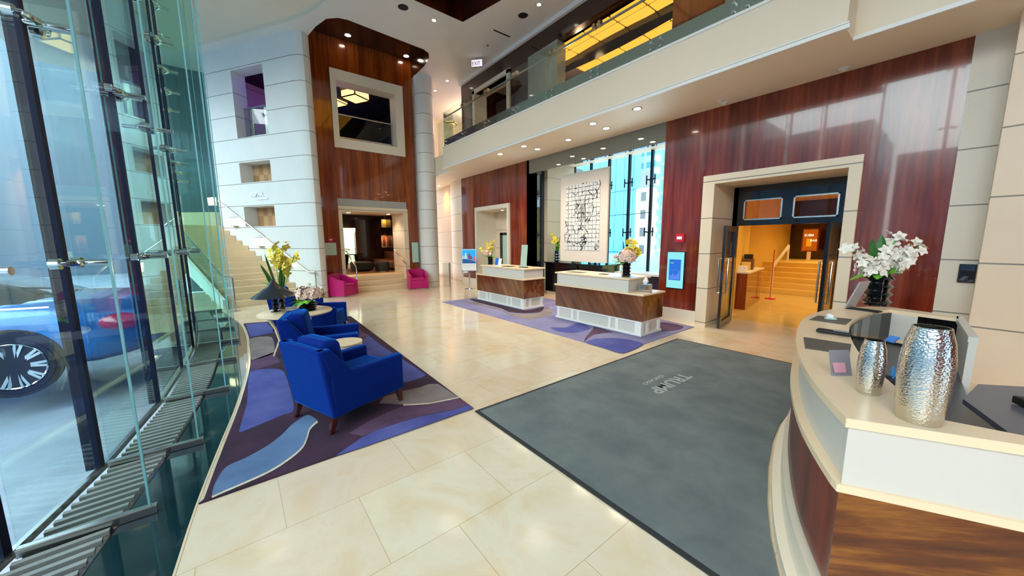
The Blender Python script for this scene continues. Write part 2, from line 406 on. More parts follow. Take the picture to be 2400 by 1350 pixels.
# facade line and floor edge, right to left (X decreasing)
FAC = [(3.6, -4.2), (2.2, -3.4), (0.8, -2.6), (-0.6, -2.05), (-2.0, -1.55), (-3.34, -1.24), (-4.26, -1.04), (-5.65, -0.86), (-7.08, -0.78), (-8.42, -0.74), (-9.75, -0.80), (-11.05, -0.89), (-12.5, -1.02), (-14.0, -1.38), (-15.4, -1.8), (-17.2, -2.6)]
EDGE = [(4.5, -2.2), (2.0, -1.35), (0.3, -0.85), (-1.2, -0.60), (-2.2, -0.46), (-3.16, -0.37), (-4.1, -0.25), (-5.0, -0.13), (-6.4, 0.0), (-7.5, 0.03), (-8.5, 0.04), (-9.6, 0.0), (-10.5, -0.08), (-11.5, -0.24), (-12.6, -0.44)]
def smooth(pts, n=4):
    out = []
    P = [Vector((a, b, 0)) for a, b in pts]
    for i in range(len(P) - 1):
        p0, p1, p2, p3 = P[max(i - 1, 0)], P[i], P[i + 1], P[min(i + 2, len(P) - 1)]
        for k in range(n):
            t = k / n
            q = 0.5 * ((2 * p1) + (-p0 + p2) * t + (2 * p0 - 5 * p1 + 4 * p2 - p3) * t * t + (-p0 + 3 * p1 - 3 * p2 + p3) * t ** 3)
            out.append((q.x, q.y))
    out.append(pts[-1]); return out
EDGES = smooth(EDGE)
# floor of the lobby, cut along the curved pit
b = MB(); b.prism(EDGES + [(-12.7, -1.3), (-17.5, -2.9), (-17.5, 9.6), (-3.2, 9.6), (-3.2, 9.0), (-0.8, 9.0), (-0.8, 7.7), (4.5, 7.7)], -0.12, 0.0)
struct(b.build('floor', 'marble'))
b = MB(); b.prism([(x, y - 0.001) for x, y in FAC] + [(-17.5, -1.0), (-17.5, 0.5), (4.5, 0.5), (4.5, -4.4)], -0.30, -0.14)
struct(b.build('floor_pit', 'black_matte'))
# outside ground
b = MB(); b.box(-60, 30, -60, -0.7, -0.42, -0.32); b.box(4.6, 40, -0.7, 45, -0.42, -0.32); b.box(-60, 4.6, 19, 60, -0.42, -0.32)
o = struct(b.build('floor_street', 'road'))
# slatted grille beside the glazing and the dark glass strip beside the floor
def offs(x): return lerp2(FAC, x), lerp2(EDGE, x)
t = tag(MB(), None) if False else None
gr = thing('floor_grille', 'grey slatted metal grille running along the foot of the curved glazing', 'grille', (-6, -0.7, -0.14), world=True)
b = MB()
x = 1.5
while x > -13.2:
    ya, yb = offs(x); ya += 0.06; yb = ya + (yb - ya) * 0.46
    b.bar((x, ya, -0.03), (x - 0.02, yb, -0.03), 0.035, 0.03); x -= 0.085
b.build('slats', 'grille', gr)
b = MB()
for fr in (0.02, 0.45):
    pts = []
    for k in range(60):
        x = 1.5 - k * 0.25; ya, yb = offs(x); ya += 0.05; pts.append((x, ya + (yb - ya) * fr, -0.055))
    b.tube(pts, 0.018, 4)
for k in range(20):
    x = 1.4 - k * 0.75; ya, yb = offs(x); b.box(x - 0.02, x + 0.02, ya + 0.2, ya + 0.24, -0.14, -0.05)
b.build('bearer', 'steel', gr)
b = MB(); a0, a1 = [], []
for k in range(61):
    x = 1.9 - k * 0.24; ya, yb = offs(x); a0.append((x, ya + 0.06 + (yb - ya) * 0.46)); a1.append((x, yb - 0.012))
b.prism(a0 + a1[::-1], -0.10, -0.03)
tag(b.build('glass_floor_strip', 'pit_glass'), 'dark green glass strip between the slatted grille and the marble floor edge', 'floor glass')
b = MB(); b.prism([(x, y - 0.012) for x, y in EDGES] + [(x, y + 0.001) for x, y in EDGES[::-1]], -0.13, 0.002)
struct(b.build('trim_1', 'step_stone'))

# ---- curved structural glazing: every bay is one window with its mullion, fin, shoe and clamps
ZG = 8.3
def spider(parent, P, nrm, tang):
    for sgn in (-1, 1):
        b = MB(); c = P + nrm * 0.09
        e = P + tang * sgn * 0.15 + nrm * 0.02
        b.tube([c, c + tang * sgn * 0.05 + nrm * 0.01, e + nrm * 0.04, e], [0.022, 0.026, 0.022, 0.018], 8)
        b.tube([e + nrm * 0.02, e - nrm * 0.03], 0.042, 12)
        if sgn == 1: b.tube([P - nrm * 0.04, c + nrm * 0.16], 0.026, 10)
        b.build('clamp_arm', 'chrome', parent, smooth=True)
wn = 0
posts = FAC[2:15]
for k in range(len(posts)):
    p = Vector((*posts[k], 0)); q = Vector((*(FAC[2 + k + 1]), 0))
    tang = (q - p).normalized(); nrm = Vector((-tang.y, tang.x, 0))
    if nrm.y < 0: nrm = -nrm
    wn += 1
    w = thing('window_%d' % wn, None, None, (p.x, p.y, -0.1), world=True); w['kind'] = 'structure'
    b = MB(); b.prism([(p.x, p.y), (q.x, q.y), (q.x - nrm.x * .02, q.y - nrm.y * .02), (p.x - nrm.x * .02, p.y - nrm.y * .02)], -0.05, ZG); b.build('pane', 'fac_glass', w)
    b = MB(); b.obox((p.x - nrm.x * .03, p.y - nrm.y * .03, ZG / 2), 0.06, 0.09, ZG, math.atan2(tang.y, tang.x)); b.build('mullion', 'mullion', w)
    b = MB(); b.bar(p + nrm * .01 + Vector((0, 0, -.01)), q + nrm * .01 + Vector((0, 0, -.01)), 0.03, 0.05); b.build('sill_rail', 'steel', w)
    if -12.6 < p.x < -2.5:
        ye = lerp2(EDGE, p.x); yi = ye - 0.10 if p.x > -12 else ye - 0.02
        L = min(0.62, yi - p.y); e = p + Vector((0.02, 1, 0)).normalized() * L
        b = MB(); b.bar((p.x, p.y + .05, 4.1), (e.x, e.y - .012, 4.1), 0.02, 8.14); fin = b.build('glass_fin', 'fin_glass', w)
        b = MB(); b.bar((e.x, e.y - .012, 4.1), (e.x, e.y, 4.1), 0.024 if p.x > -6 else .014, 8.14); sub(b.build('fin_edge', 'fin_edge'), fin)
        b = MB(); b.bar((p.x, p.y + .04, 0.0), (e.x, e.y + .03, 0.0), 0.05, 0.06); sub(b.build('fin_shoe', 'steel', bevel=.006), fin)
    for z in (1.70, 3.41, 5.12, 6.83):
        spider(w, p + Vector((0, 0, z)), nrm, tang)

# ---- white limestone wall with the stair (angled), openings, rounded end
P0 = Vector((-13.03, 1.80, 0)); WD = Vector((-0.8339, -0.5519, 0)); WN = Vector((0.5519, -0.8339, 0))
def PW(s, z, t=0.0): q = P0 + WD * s + WN * t; return Vector((q.x, q.y, z))
b = MB()
wall_holes(b, P0, WD, WN, 0.45, -0.02, 3.52, 0.0, ZC, [(1.11, 2.51, 5.25, 7.33), (1.17, 2.57, 3.82, 4.47), (1.18, 2.58, 2.38, 3.04)])
struct(b.build('wall_stair', 'stone'))
b = MB(); b.prism([(-13.03 + .02 * .83, 1.80 + .01), (-12.90, 1.90), (-12.78, 2.02), (-12.74, 2.14), (-12.80, 2.27), (-12.95, 2.35), (-13.2, 2.39), (-13.9, 2.40), (-13.9, 2.2), (-13.3, 2.18)], 0, ZC)
struct(b.build('wall_corner', 'stone', smooth=True))
# return at the far end of that wall
b = MB(); e = PW(3.5, 0); b.prism([(e.x, e.y), (e.x - 1.2, e.y + 1.9), (e.x - 1.4, e.y + 1.9), (e.x - .25, e.y - .15)], 0, ZC); struct(b.build('wall_far', 'stone'))
# niche backs
for k, (z0, z1) in enumerate(((3.82, 4.47), (2.38, 3.04))):
    b = MB(); pts = [PW(s, 0, -0.44) for s in (1.1, 2.65)]; pt2 = [PW(s, 0, -0.50) for s in (2.65, 1.1)]
    b.prism([(p.x, p.y) for p in pts + pt2], z0 - .05, z1 + .05)
    tag(b.build('niche_panel', 'tan_a'), ('tan chequered panel set in the upper square niche of the white wall', 'tan chequered panel set in the lower square niche beside the stair handrail')[k], 'panel')
# landing wall beyond the stair
b = MB(); e = PW(3.62, 0); b.prism([(e.x - .1, e.y - .2), (e.x - 1.9, e.y - 2.4), (e.x - 2.0, e.y - 2.3), (e.x - .3, e.y + .1)], 2.4, 2.9); struct(b.build('wall_landing', 'step_stone'))
b = MB(); b.box(-19.5, -17.9, -3.0, 1.5, 0, ZC); struct(b.build('wall_stairwell', plain('blue_grey_wall', '#5f7480', .6)))

# ---- mahogany end wall
Y0, Y1 = 2.40, 5.96
b = MB(); wall_holes(b, (XB, 0, 0), (0, 1, 0), (1, 0, 0), 0.30, Y0, Y1, 0, 8.75, [(3.12, 5.45, 5.2, 7.55), (3.03, 5.52, -0.01, 3.32)])
struct(b.build('wall_end', 'wood_gold'))
def ring(bm, y0, y1, z0, z1, w, x0, x1, bottom=True, wb=None):
    bm.box(x0, x1, y0, y0 + w, z0, z1); bm.box(x0, x1, y1 - w, y1, z0, z1)
    bm.box(x0, x1, y0 + w, y1 - w, z1 - w, z1)
    if bottom: bm.box(x0, x1, y0 + w, y1 - w, z0, z0 + (wb or w))
# upper picture window frame and pane
pTL, pBR = PX(772, 155, XB), PX(949, 368, XB)
b = MB(); b.box(XB - .5, XB + .07, 3.04, 3.22, 5.09, 7.65); b.box(XB - .5, XB + .07, 5.24, 5.55, 5.09, 7.65); b.box(XB - .5, XB + .07, 3.22, 5.24, 7.30, 7.65); b.box(XB - .5, XB + .07, 3.22, 5.24, 5.09, 5.40); struct(b.build('trim_2', 'stone_plain'))
b = MB(); b.box(XB - .35, XB - .33, 3.2, 5.26, 5.42, 6.30)
w = thing('glass_guard', 'glass guard rail inside the framed upper opening of the mahogany wall', 'railing', (XB - .34, 4.2, 5.40), world=True)
b.build('glass_panel', 'rail_glass', w)
b = MB(); b.tube([(XB - .34, 3.2, 6.32), (XB - .34, 5.26, 6.32)], .025, 8); b.build('handrail', 'steel', w, smooth=True)
b = MB(); b.box(XB - .37, XB - .31, 3.22, 5.24, 5.40, 5.56); b.build('base_channel', 'steel', w)
# lower portal
b = MB()
b.box(XB - 1.25, XB + .05, 3.0, 3.12, 0.0, 2.93); b.box(XB - 1.25, XB + .05, 5.36, 5.53, 0.0, 2.93); b.box(XB - 1.25, XB + .05, 3.0, 5.53, 2.93, 3.10)
struct(b.build('trim_3', 'stone_warm'))
b = MB(); b.box(XB - .28, XB + .03, 3.0, 5.50, 3.10, 3.36); struct(b.build('trim_4', plain('grey_lintel', '#aaa79f', .5)))
# three steps up into the lounge
st = thing('entrance_steps', 'three pale stone steps rising into the brown lounge doorway', 'steps', (-13.6, 4.3, 0), world=True)
for k in range(3):
    b = MB(); b.box(XB - 1.3, -13.40 - .28 * k, 3.13, 5.355, 0.18 * k, 0.18 * (k + 1)); b.build('step', 'step_stone', st, bevel=.008)

# ---- lounge rooms behind the end wall
b = MB(); b.box(-22.9, XB - 1.2, 2.2, 6.5, 0.42, 0.545); struct(b.build('floor_lounge', 'carpet_brown'))
b = MB(); b.box(-22.9, XB - 1.2, 2.3, 6.5, 3.12, 3.25); struct(b.build('ceiling_lounge', 'ceiling_warm'))
b = MB(); wall_holes(b, (-18.6, 0, 0), (0, 1, 0), (1, 0, 0), .2, 2.2, 6.5, .54, 3.12, [(2.9, 4.75, .54, 2.5)]); b.box(-18.6, XB - 1.25, 6.3, 6.5, .54, 3.12); struct(b.build('wall_lounge', 'wood_dark'))
b = MB(); b.box(-18.6, XB - 1.2, 2.1, 2.3, .54, 3.12); struct(b.build('wall_lounge_side', 'wood_gold'))
b = MB(); b.box(-18.62, -18.5, 2.82, 2.9, .54, 2.56); b.box(-18.62, -18.5, 4.75, 4.83, .54, 2.56); b.box(-18.62, -18.5, 2.82, 4.83, 2.5, 2.58); struct(b.build('trim_5', 'wood_gold'))
b = MB(); b.box(-23.2, -23.0, 1.6, 6.5, .54, 3.2); struct(b.build('wall_corridor', 'sign_plate'))
b = MB(); b.box(-22.9, -22.84, 3.9, 5.0, .54, 2.75); struct(b.build('door_1', plain('taupe_door', '#a89684', .5)))
# upper lounge and purple room shell
b = MB(); b.box(-20.2, -20.0, 0.4, 6.6, 4.93, 8.1); b.box(-20.2, XB - .3, 6.4, 6.6, 4.93, 8.1); struct(b.build('wall_upper_lounge', 'black_matte'))
b = MB(); b.box(-20.2, XB - .3, 2.45, 6.4, 4.75, 4.93); struct(b.build('floor_upper_lounge', 'black_matte'))
b = MB(); b.box(-20.2, XB - .56, 2.45, 6.4, 7.9, 8.03); struct(b.build('ceiling_upper_lounge', 'black_matte'))
b = MB(); b.box(-19.9, -19.8, 2.6, 5.1, 5.4, 5.75)
tag(b.build('cove_light', 'blue_led'), 'blue glowing cove strip at the back of the dark upper lounge', 'light')
b = MB(); q = [PW(s, 0, t) for s, t in ((0.9, -2.3), (3.4, -2.3), (3.4, -2.4), (.9, -2.4))]; b.prism([(p.x, p.y) for p in q], 4.95, 7.95); struct(b.build('wall_purple', 'purple_wall'))
b = MB(); q = [PW(s, 0, t) for s, t in ((0.9, -.45), (3.4, -.45), (3.4, -2.4), (.9, -2.4))]; b.prism([(p.x, p.y) for p in q], 7.55, 7.7); struct(b.build('ceiling_purple', 'black_matte'))
b = MB(); b.prism([(p.x, p.y) for p in q], 4.9, 5.15); struct(b.build('floor_purple', 'black_matte'))
b = MB(); q = [PW(s, 0, t) for s, t in ((0.95, -.8), (1.7, -.8), (1.7, -1.6), (.95, -1.6))]; b.prism([(p.x, p.y) for p in q], 7.50, 7.545)
tag(b.build('ceiling_light_panel', 'blue_led'), 'bright blue light panel seen through the tall opening in the white wall', 'light')
# glass guard in the tall white opening
w = thing('glass_guard', 'glass guard with square posts in the tall opening of the white wall', 'railing', tuple(PW(1.8, 5.25, -.3)), world=True)
b = MB(); b.bar(PW(1.12, 5.75, -.3), PW(2.5, 5.75, -.3), .02, .98); b.build('glass_panel', 'rail_glass', w)
b = MB(); b.tube([PW(1.12, 6.26, -.3), PW(2.5, 6.26, -.3)], .025, 8); b.build('handrail', 'steel', w, smooth=True)
for s in (1.55, 2.2):
    b = MB(); c = PW(s, 5.75, -.34); b.obox(tuple(c), .14, .05, .98, math.atan2(WD.y, WD.x)); b.build('post', 'steel', w)
b = MB(); c = PW(1.8, 5.30, -.28); b.obox(tuple(c), 1.38, .08, .12, math.atan2(WD.y, WD.x)); b.build('base_channel', 'steel', w)

b = MB(); b.box(-14.4, -13.82, 5.90, 6.7, 0, ZC); struct(b.build('wall_end_jamb', 'stone'))
# unseen storeys above the lobby, added to keep sun off the alcove towers
b = MB(); b.box(-20, 4.9, -1.0, 12, 9.6, 45); struct(b.build('wall_storeys_sun_block', 'grille'))
# ---- round limestone column
b = MB(); b.lathe([(.36, 0), (.36, ZC)], (-13.46, 6.29, 0), 40); struct(b.build('wall_column', 'stone', smooth=True))
# pale and amber-lit walls past the column
b = MB(); pts = [(-13.14, WY), (-13.7, 7.72), (-14.3, 7.84), (-14.6, 7.95), (-14.7, 8.6)]
b.prism(pts + [(-13.14, 8.6)], 0, ZS); struct(b.build('wall_passage', 'stone_warm', smooth=True))
b = MB(); b.prism([(-14.65, 8.0), (-17.4, 8.45), (-17.4, 9.4), (-14.65, 9.4)], 0, ZS); struct(b.build('wall_passage_end', stone('amber_lit_limestone', '#d8b684', z0=.1)))  # amber of the warm downlight put into the stone colour

# ---- mahogany reception wall with its openings
D2 = (-3.36, -1.035, -.01, 3.10)      # double door opening
D1 = (-12.05, -9.84, -.01, 3.13)      # single door opening
def yw(bm, x0, x1, z0, z1, holes): return wall_holes(bm, (0, WY, 0), (1, 0, 0), (0, -1, 0), .35, x0, x1, z0, z1, holes)
b = MB(); yw(b, -13.14, -8.83, 0.30, ZS, [D1]); struct(b.build('wall_mahogany_1', 'wood'))
b = MB(); yw(b, -4.25, -0.145, 0.30, ZS, [D2]); struct(b.build('wall_mahogany_2', 'wood'))
b = MB(); b.box(-13.14, D1[0], WY - .03, WY + .3, 0, .3); b.box(D1[1], -8.83, WY - .03, WY + .3, 0, .3); b.box(-4.25, D2[0], WY - .03, WY + .3, 0, .3); b.box(D2[1], -.145, WY - .03, WY + .3, 0, .3)
struct(b.build('baseboard_back', 'stone_plain'))
b = MB(); b.box(-8.83, -4.25, WY, WY + .12, 3.97, ZS); struct(b.build('trim_6', 'tint_mirror'))
# stone wall and pier at the far end
b = MB(); b.box(-0.145, 0.9, WY - .05, WY + .3, 0, ZS); struct(b.build('wall_end_stone', stone('end_limestone', '#e0d4c0', course=.72, z0=.82)))
b = MB(); b.prism([(0.17, 7.25), (0.9, 7.2), (5.0, 7.2), (5.0, 7.7), (.9, 7.7), (.17, 7.63)], 0, ZS); struct(b.build('wall_pier', stone('pier_limestone', '#ecd4b6', course=.80, z0=.72)))
# alcove behind the desks
b = MB(); b.box(-8.95, -8.83, WY, 10.3, 0, ZS)
struct(b.build('wall_alcove_left', 'dark_mirror'))
b = MB(); b.box(-8.84, -8.68, 8.36, 9.75, 0, ZS); struct(b.build('wall_alcove_pier', stone('alcove_limestone', '#b5a58d', z0=.3)))
b = MB(); b.box(-4.25, -4.13, WY + .35, 10.3, 0, ZS); struct(b.build('wall_alcove_right', 'wood'))
# alcove glazing onto the street
for k in range(6):
    x0 = -8.70 + k * .74
    w = thing('window_%d' % (wn + 1 + k), None, None, (x0, 9.7, 0), world=True); w['kind'] = 'structure'
    b = MB(); b.box(x0, x0 + .72, 9.70, 9.72, 0, ZS); b.build('pane', 'glass_pane_win', w)
    b = MB(); b.box(x0 - .025, x0 + .025, 9.66, 9.76, 0, ZS); b.build('mullion', 'mullion', w)
    if k:
        for z in (2.05, 3.55):
            b = MB()
            for sx in (-1, 1):
                b.tube([(x0, 9.63, z), (x0 + sx * .12, 9.66, z + .02), (x0 + sx * .13, 9.70, z + .02)], .02, 6); b.tube([(x0 + sx * .13, 9.66, z - .12), (x0 + sx * .13, 9.66, z + .14)], .018, 6)
            b.build('clamp_arm', 'mullion', w, smooth=True)
    if k in (2, 3, 4):
        b = MB(); b.tube([(x0 - .8, 9.62, 2.6), (x0, 9.62, 2.62)], .008, 5); b.build('tension_cable', 'mullion', w)
b = MB(); b.box(-8.9, -4.1, 9.8, 10.3, -.1, .02); struct(b.build('floor_alcove', 'marble'))

# ---- unseen wall behind the mat, added to keep sky light off the chairs
b = MB(); wall_holes(b, (4.7, 0, 0), (0, 1, 0), (-1, 0, 0), .3, -4.4, 7.4, 0, ZC + .2, [(.6, 2.6, .02, 2.6), (-3.0, 6.0, 4.6, 5.4)]); struct(b.build('wall_sky_block', 'wood'))
# ---- portals: double door
def portal(name, x0, x1, ztop, inx0, inx1, inz, depth, mat):
    bm = MB(); y0 = WY - .07
    bm.box(x0, inx0, y0, WY + depth, 0, ztop); bm.box(inx1, x1, y0, WY + depth, 0, ztop); bm.box(inx0, inx1, y0, WY + depth, inz, ztop)
    return struct(bm.build(name, mat))
portal('trim_7', -3.36, -1.035, 3.10, -3.14, -1.19, 2.93, 1.2, 'stone_warm')
portal('trim_8', -12.05, -9.84, 3.13, -11.92, -9.95, 2.98, 1.0, 'stone_plain')
YD = WY + 1.0
dr = thing('door_2', None, None, (-2.1, YD, 0), world=True); dr['kind'] = 'structure'
def yr(bm, x0, x1, z0, z1, y0=YD - .06, y1=YD + .06): bm.box(x0, x1, y0, y1, z0, z1)
xa, xb = -3.14, -1.19
zt, zm = 3.10, 2.42
b = MB()
yr(b, xa, xa + .09, 0, 2.95); yr(b, xb - .09, xb, 0, 2.95)
pa, pb, pc, pd = PY(1748, 470, YD), PY(1834, 513, YD), PY(1864, 460, YD), PY(1966, 507, YD)
zm0, zm1 = PY(1840, 526, YD).z, PY(1840, 436, YD).z
wall_holes(b, (0, YD - .06, 0), (1, 0, 0), (0, -1, 0), .12, xa, xb, zm0, 2.95, [(pa.x, pb.x, pb.z, pa.z), (pc.x, pd.x, pd.z, pc.z)])
b.build('door_frame', 'black', dr)
b = MB()
for (p, q) in ((pa, pb), (pc, pd)):
    for (x0, x1, z0, z1) in ((p.x, q.x, q.z, q.z + .025), (p.x, q.x, p.z - .025, p.z), (p.x, p.x + .025, q.z, p.z), (q.x - .025, q.x, q.z, p.z)): yr(b, x0, x1, z0, z1, YD - .09, YD - .055)
b.build('transom_bead', 'steel', dr)
for (p, q) in ((pa, pb), (pc, pd)):
    b = MB(); yr(b, p.x, q.x, q.z, p.z, YD - .006, YD + .006); b.build('transom_pane', 'door_glass', dr)
def door_leaf(hx, hy, ang, wdt, hgt, side):
    """leaf swinging about the hinge at (hx, hy); local x along the leaf"""
    d = thing('door_leaf', None, None, (hx, hy, 0), ang); d['kind'] = 'structure'
    bm = MB(); s = .11
    bm.box(0, s, -.025, .025, .02, hgt); bm.box(wdt - s, wdt, -.025, .025, .02, hgt); bm.box(s, wdt - s, -.025, .025, .02, .02 + s * 1.2); bm.box(s, wdt - s, -.025, .025, hgt - s, hgt)
    lf = bm.build('leaf_frame', 'black', d)
    bm = MB(); bm.box(s, wdt - s, -.006, .006, .15, hgt - s); bm.build('leaf_pane', 'door_glass', d)
    for yy in (-.08, .08):
        bm = MB(); bm.tube([(wdt - .06, yy * .3, .75), (wdt - .06, yy, .75), (wdt - .06, yy, 1.45), (wdt - .06, yy * .3, 1.45)], .016, 8); sub(bm.build('pull_handle', 'steel', smooth=True), lf)
    bm = MB(); bm.tube([(s + .02, -.05, .25), (s + .02, -.05, hgt - .35)], .014, 8); bm.build('closer_bar', 'steel', d, smooth=True)
    return d
tip = G(1690, 765); hz = PY(1722, 744, 8.6)
hl = zm0 - .02
dl = door_leaf(-3.04, 8.60, -1.43, .95, hl, 1); dl.name = 'door_3'
dr2 = door_leaf(-1.29, 8.60, PI + 1.50, .95, hl, -1); dr2.name = 'door_4'
# hall behind the doors
b = MB(); b.prism([(-3.3, 9.0), (-4.7, 14.2), (-4.75, 19.1), (0.4, 19.1), (-.9, 9.0)], -.12, -.002); struct(b.build('floor_hall', 'gold_floor'))
b = MB(); b.prism([(-3.3, 8.9), (-4.7, 14.2), (-4.75, 19.1), (0.4, 19.1), (-.9, 8.9)], 3.4, 3.5); struct(b.build('ceiling_hall', 'gold_wall'))
b = MB(); b.prism([(-3.1, 8.9), (-3.35, 9.4), (-4.0, 12.4), (-4.1, 12.4), (-4.6, 14.2), (-4.6, 19.0), (-4.8, 19.0), (-4.8, 14.2), (-3.6, 8.9)], 0, 3.4); b.prism([(-1.2, 8.9), (-1.0, 8.9), (-.4, 24), (-.6, 24)], 0, 3.4); struct(b.build('wall_hall', 'gold_wall'))
b = MB(); b.box(-6.5, 0.5, 19.0, 19.2, 0, 3.4); struct(b.build('wall_hall_end', 'wood_dark'))
b = MB(); b.box(-2.0, -.9, 18.5, 18.9, 0, 3.4); struct(b.build('wall_hall_pale', 'trim_white'))
hs = thing('hall_stairs', 'flight of golden stone steps at the end of the hall beyond the double doors', 'staircase', (-3.1, 14.5, 0), world=True)
for k in range(6):
    b = MB(); b.box(-4.7, -1.0, 14.2 + .32 * k, 18.98, .16 * k, .16 * (k + 1)); b.build('step', 'gold_wall', hs)
# single door beside the first desk
dr = thing('door_5', None, None, (-10.7, WY + .9, 0), world=True); dr['kind'] = 'structure'
b = MB(); yb = WY + .88
wall_holes(b, (0, yb, 0), (1, 0, 0), (0, -1, 0), .1, -11.92, -9.95, 0, 2.98, [(-11.0, -9.95, 0, 2.98)]); b.build('side_wall', 'stone_warm', dr)
b = MB(); b.box(-11.62, -11.45, yb - .03, yb + .02, 0, 2.15); b.box(-11.62, -9.95, yb - .03, yb + .02, 2.05, 2.15); b.box(-10.55, -9.95, yb - .05, yb + .1, 0, 2.98); b.build('door_frame', 'black', dr)
b = MB(); b.box(-11.45, -10.55, yb - .02, yb + .01, 0, 2.05); b.build('leaf_pane', 'sign_plate', dr)
b = MB(); b.box(-10.35, -10.1, yb - .07, yb - .05, 2.3, 2.7); b.build('transom_bead', 'steel', dr)
b = MB(); b.box(-12.0, -9.8, yb + .1, yb + .2, 0, 3.2); struct(b.build('wall_back_of_door', 'stone_warm'))

# ---- balcony: slab, fascia, upper floor
YF = 6.15
b = MB()
b.prism([(-17.4, 6.55), (-11.72, 6.55), (-11.72, YF), (-1.13, YF), (-1.13, 6.59), (5, 6.59), (5, 14), (-4.0, 14), (-4.0, 9.80), (-12.95, 9.80), (-12.95, 11.2), (-17.4, 11.2)], ZS, 5.10)
struct(b.build('ceiling_soffit', ['fascia']))
b = MB()
b.box(-11.76, -1.10, YF - .035, YF, ZS - .005, ZS + .045); b.box(-11.75, -1.11, YF - .02, YF, ZS + .06, ZS + .075)
b.box(-1.13, 5, 6.555, 6.59, ZS - .005, ZS + .045); b.box(-12.9, -11.76, 6.515, 6.55, ZS - .005, ZS + .045)
b.box(-11.74, -1.11, YF - .02, YF + .05, 5.10, 5.14)
struct(b.build('trim_9', 'trim_white'))
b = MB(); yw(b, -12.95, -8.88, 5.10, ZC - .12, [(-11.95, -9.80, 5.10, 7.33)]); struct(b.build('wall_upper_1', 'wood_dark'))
b = MB(); b.box(-12.06, -11.90, WY - .06, WY + .5, 5.1, 7.45); b.box(-9.92, -9.76, WY - .06, WY + .5, 5.1, 7.45); b.box(-12.06, -9.76, WY - .06, WY + .5, 7.33, 7.47); struct(b.build('trim_10', 'stone_plain'))
b = MB(); yw(b, -8.88, -7.62, 5.10, 7.46, []); struct(b.build('wall_upper_2', plain('grey_green_panel', '#8d948a', .2, coat=.5)))
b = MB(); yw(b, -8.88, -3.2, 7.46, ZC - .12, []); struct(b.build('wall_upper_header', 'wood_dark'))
b = MB(); yw(b, -4.23, -3.2, 5.10, 7.46, []); struct(b.build('wall_upper_3', 'wood'))
b = MB(); yw(b, -3.2, 5, 5.10, ZC - .12, []); struct(b.build('wall_upper_4', plain('pale_green_panel', '#a9ab9b', .3)))
b = MB(); b.box(-12.97, 5, WY - .09, WY + .3, ZC - .12, ZC); struct(b.build('trim_11', 'trim_white'))
b = MB(); b.box(-12.9, -3.0, 9.80, 9.92, 5.1, ZC); b.box(-12.9, -12.8, 8.1, 9.8, 5.1, ZC); struct(b.build('wall_upper_room', 'wood_dark'))
b = MB(); b.box(-17.5, -13.0, 11.0, 11.2, 4.9, ZC); b.box(-17.5, -17.3, 6.8, 11, 4.9, ZC); struct(b.build('wall_mezzanine', plain('mezzanine_plaster', '#c4b6a0', .6)))
b = MB(); b.box(-17.0, -13.2, 10.9, 10.98, 5.1, 6.0); tag(b.build('cove_light', 'blue_led'), 'violet blue glow on the mezzanine wall beneath the small cube lantern', 'light')
b = MB(); b.box(-11.8, -10.0, 9.2, 9.3, 5.1, 7.5); struct(b.build('wall_upper_door', 'black_matte'))
# amber luminous ceilings beyond the upper opening
lum = thing('luminous_ceiling', 'amber luminous ceiling grid glowing in the room above the balcony', 'light', (-6, 9.5, 7.4), world=True)
def grid_panel(x0, x1, y0, y1, z, nx, ny):
    for i in range(nx):
        for j in range(ny):
            a, c = x0 + (x1 - x0) * i / nx, x0 + (x1 - x0) * (i + 1) / nx; e, f = y0 + (y1 - y0) * j / ny, y0 + (y1 - y0) * (j + 1) / ny
            bm = MB(); bm.box(a + .03, c - .03, e + .03, f - .03, z, z + .03); bm.build('amber_tile', 'amber', lum)
grid_panel(-8.6, -4.4, 7.95, 8.75, 7.42, 5, 2)
grid_panel(-8.4, -4.4, 9.05, 9.78, 7.42, 5, 2)
b = MB(); b.box(-9.2, -4.2, 7.9, 9.79, 7.46, 7.52); b.build('ceiling_frame', plain('bronze_grid', '#6b5f66', .4), lum)
b = MB(); pts = [(-9.4 + 5.4 * k / 24, 8.93 + .22 * math.sin(PI * k / 24) ** .8) for k in range(25)] + [(-4.0 - 5.4 * k / 24, 8.93 - .26 * math.sin(PI * k / 24) ** .8) for k in range(1, 24)]
b.prism(pts, 7.28, 7.45); b.build('boat_bulkhead', 'black', lum)
# glass balustrade along the balcony
bal = thing('glass_balustrade', 'frameless glass balustrade with steel patch clips along the balcony edge', 'balustrade', (-6.5, YF + .04, 5.1), world=True)
xs = [-11.70 + 1.335 * k for k in range(8)] + [-1.12]
for a, c in zip(xs, xs[1:]):
    b = MB(); b.box(a + .006, c - .006, YF + .03, YF + .048, 5.02, 6.30); b.build('glass_panel', 'rail_glass', bal)
    for xx in (a + .09, c - .09):
        for z in (5.20, 5.32): b = MB(); b.tube([(xx, YF + .005, z), (xx, YF + .07, z)], .022, 8); b.build('bolt', 'chrome', bal)
    for xx in (a + .07, c - .07):
        b = MB(); b.box(xx - .035, xx + .035, YF + .02, YF + .10, 6.12, 6.22); b.build('rail_clip', 'steel', bal)
b = MB(); b.tube([(-11.7, YF + .12, 6.17), (-1.15, YF + .12, 6.17)], .024, 8); b.build('handrail', 'steel', bal, smooth=True)
b = MB(); b.box(-11.7, -1.12, YF + .055, YF + .075, 5.1, 5.40); b.build('base_channel', 'steel', bal)
b = MB(); b.box(-11.72, -11.70, YF + .05, 6.55, 5.1, 6.3); b.box(-12.9, -11.72, 6.56, 6.58, 5.1, 6.3); b.build('return_panel', 'rail_glass', bal)

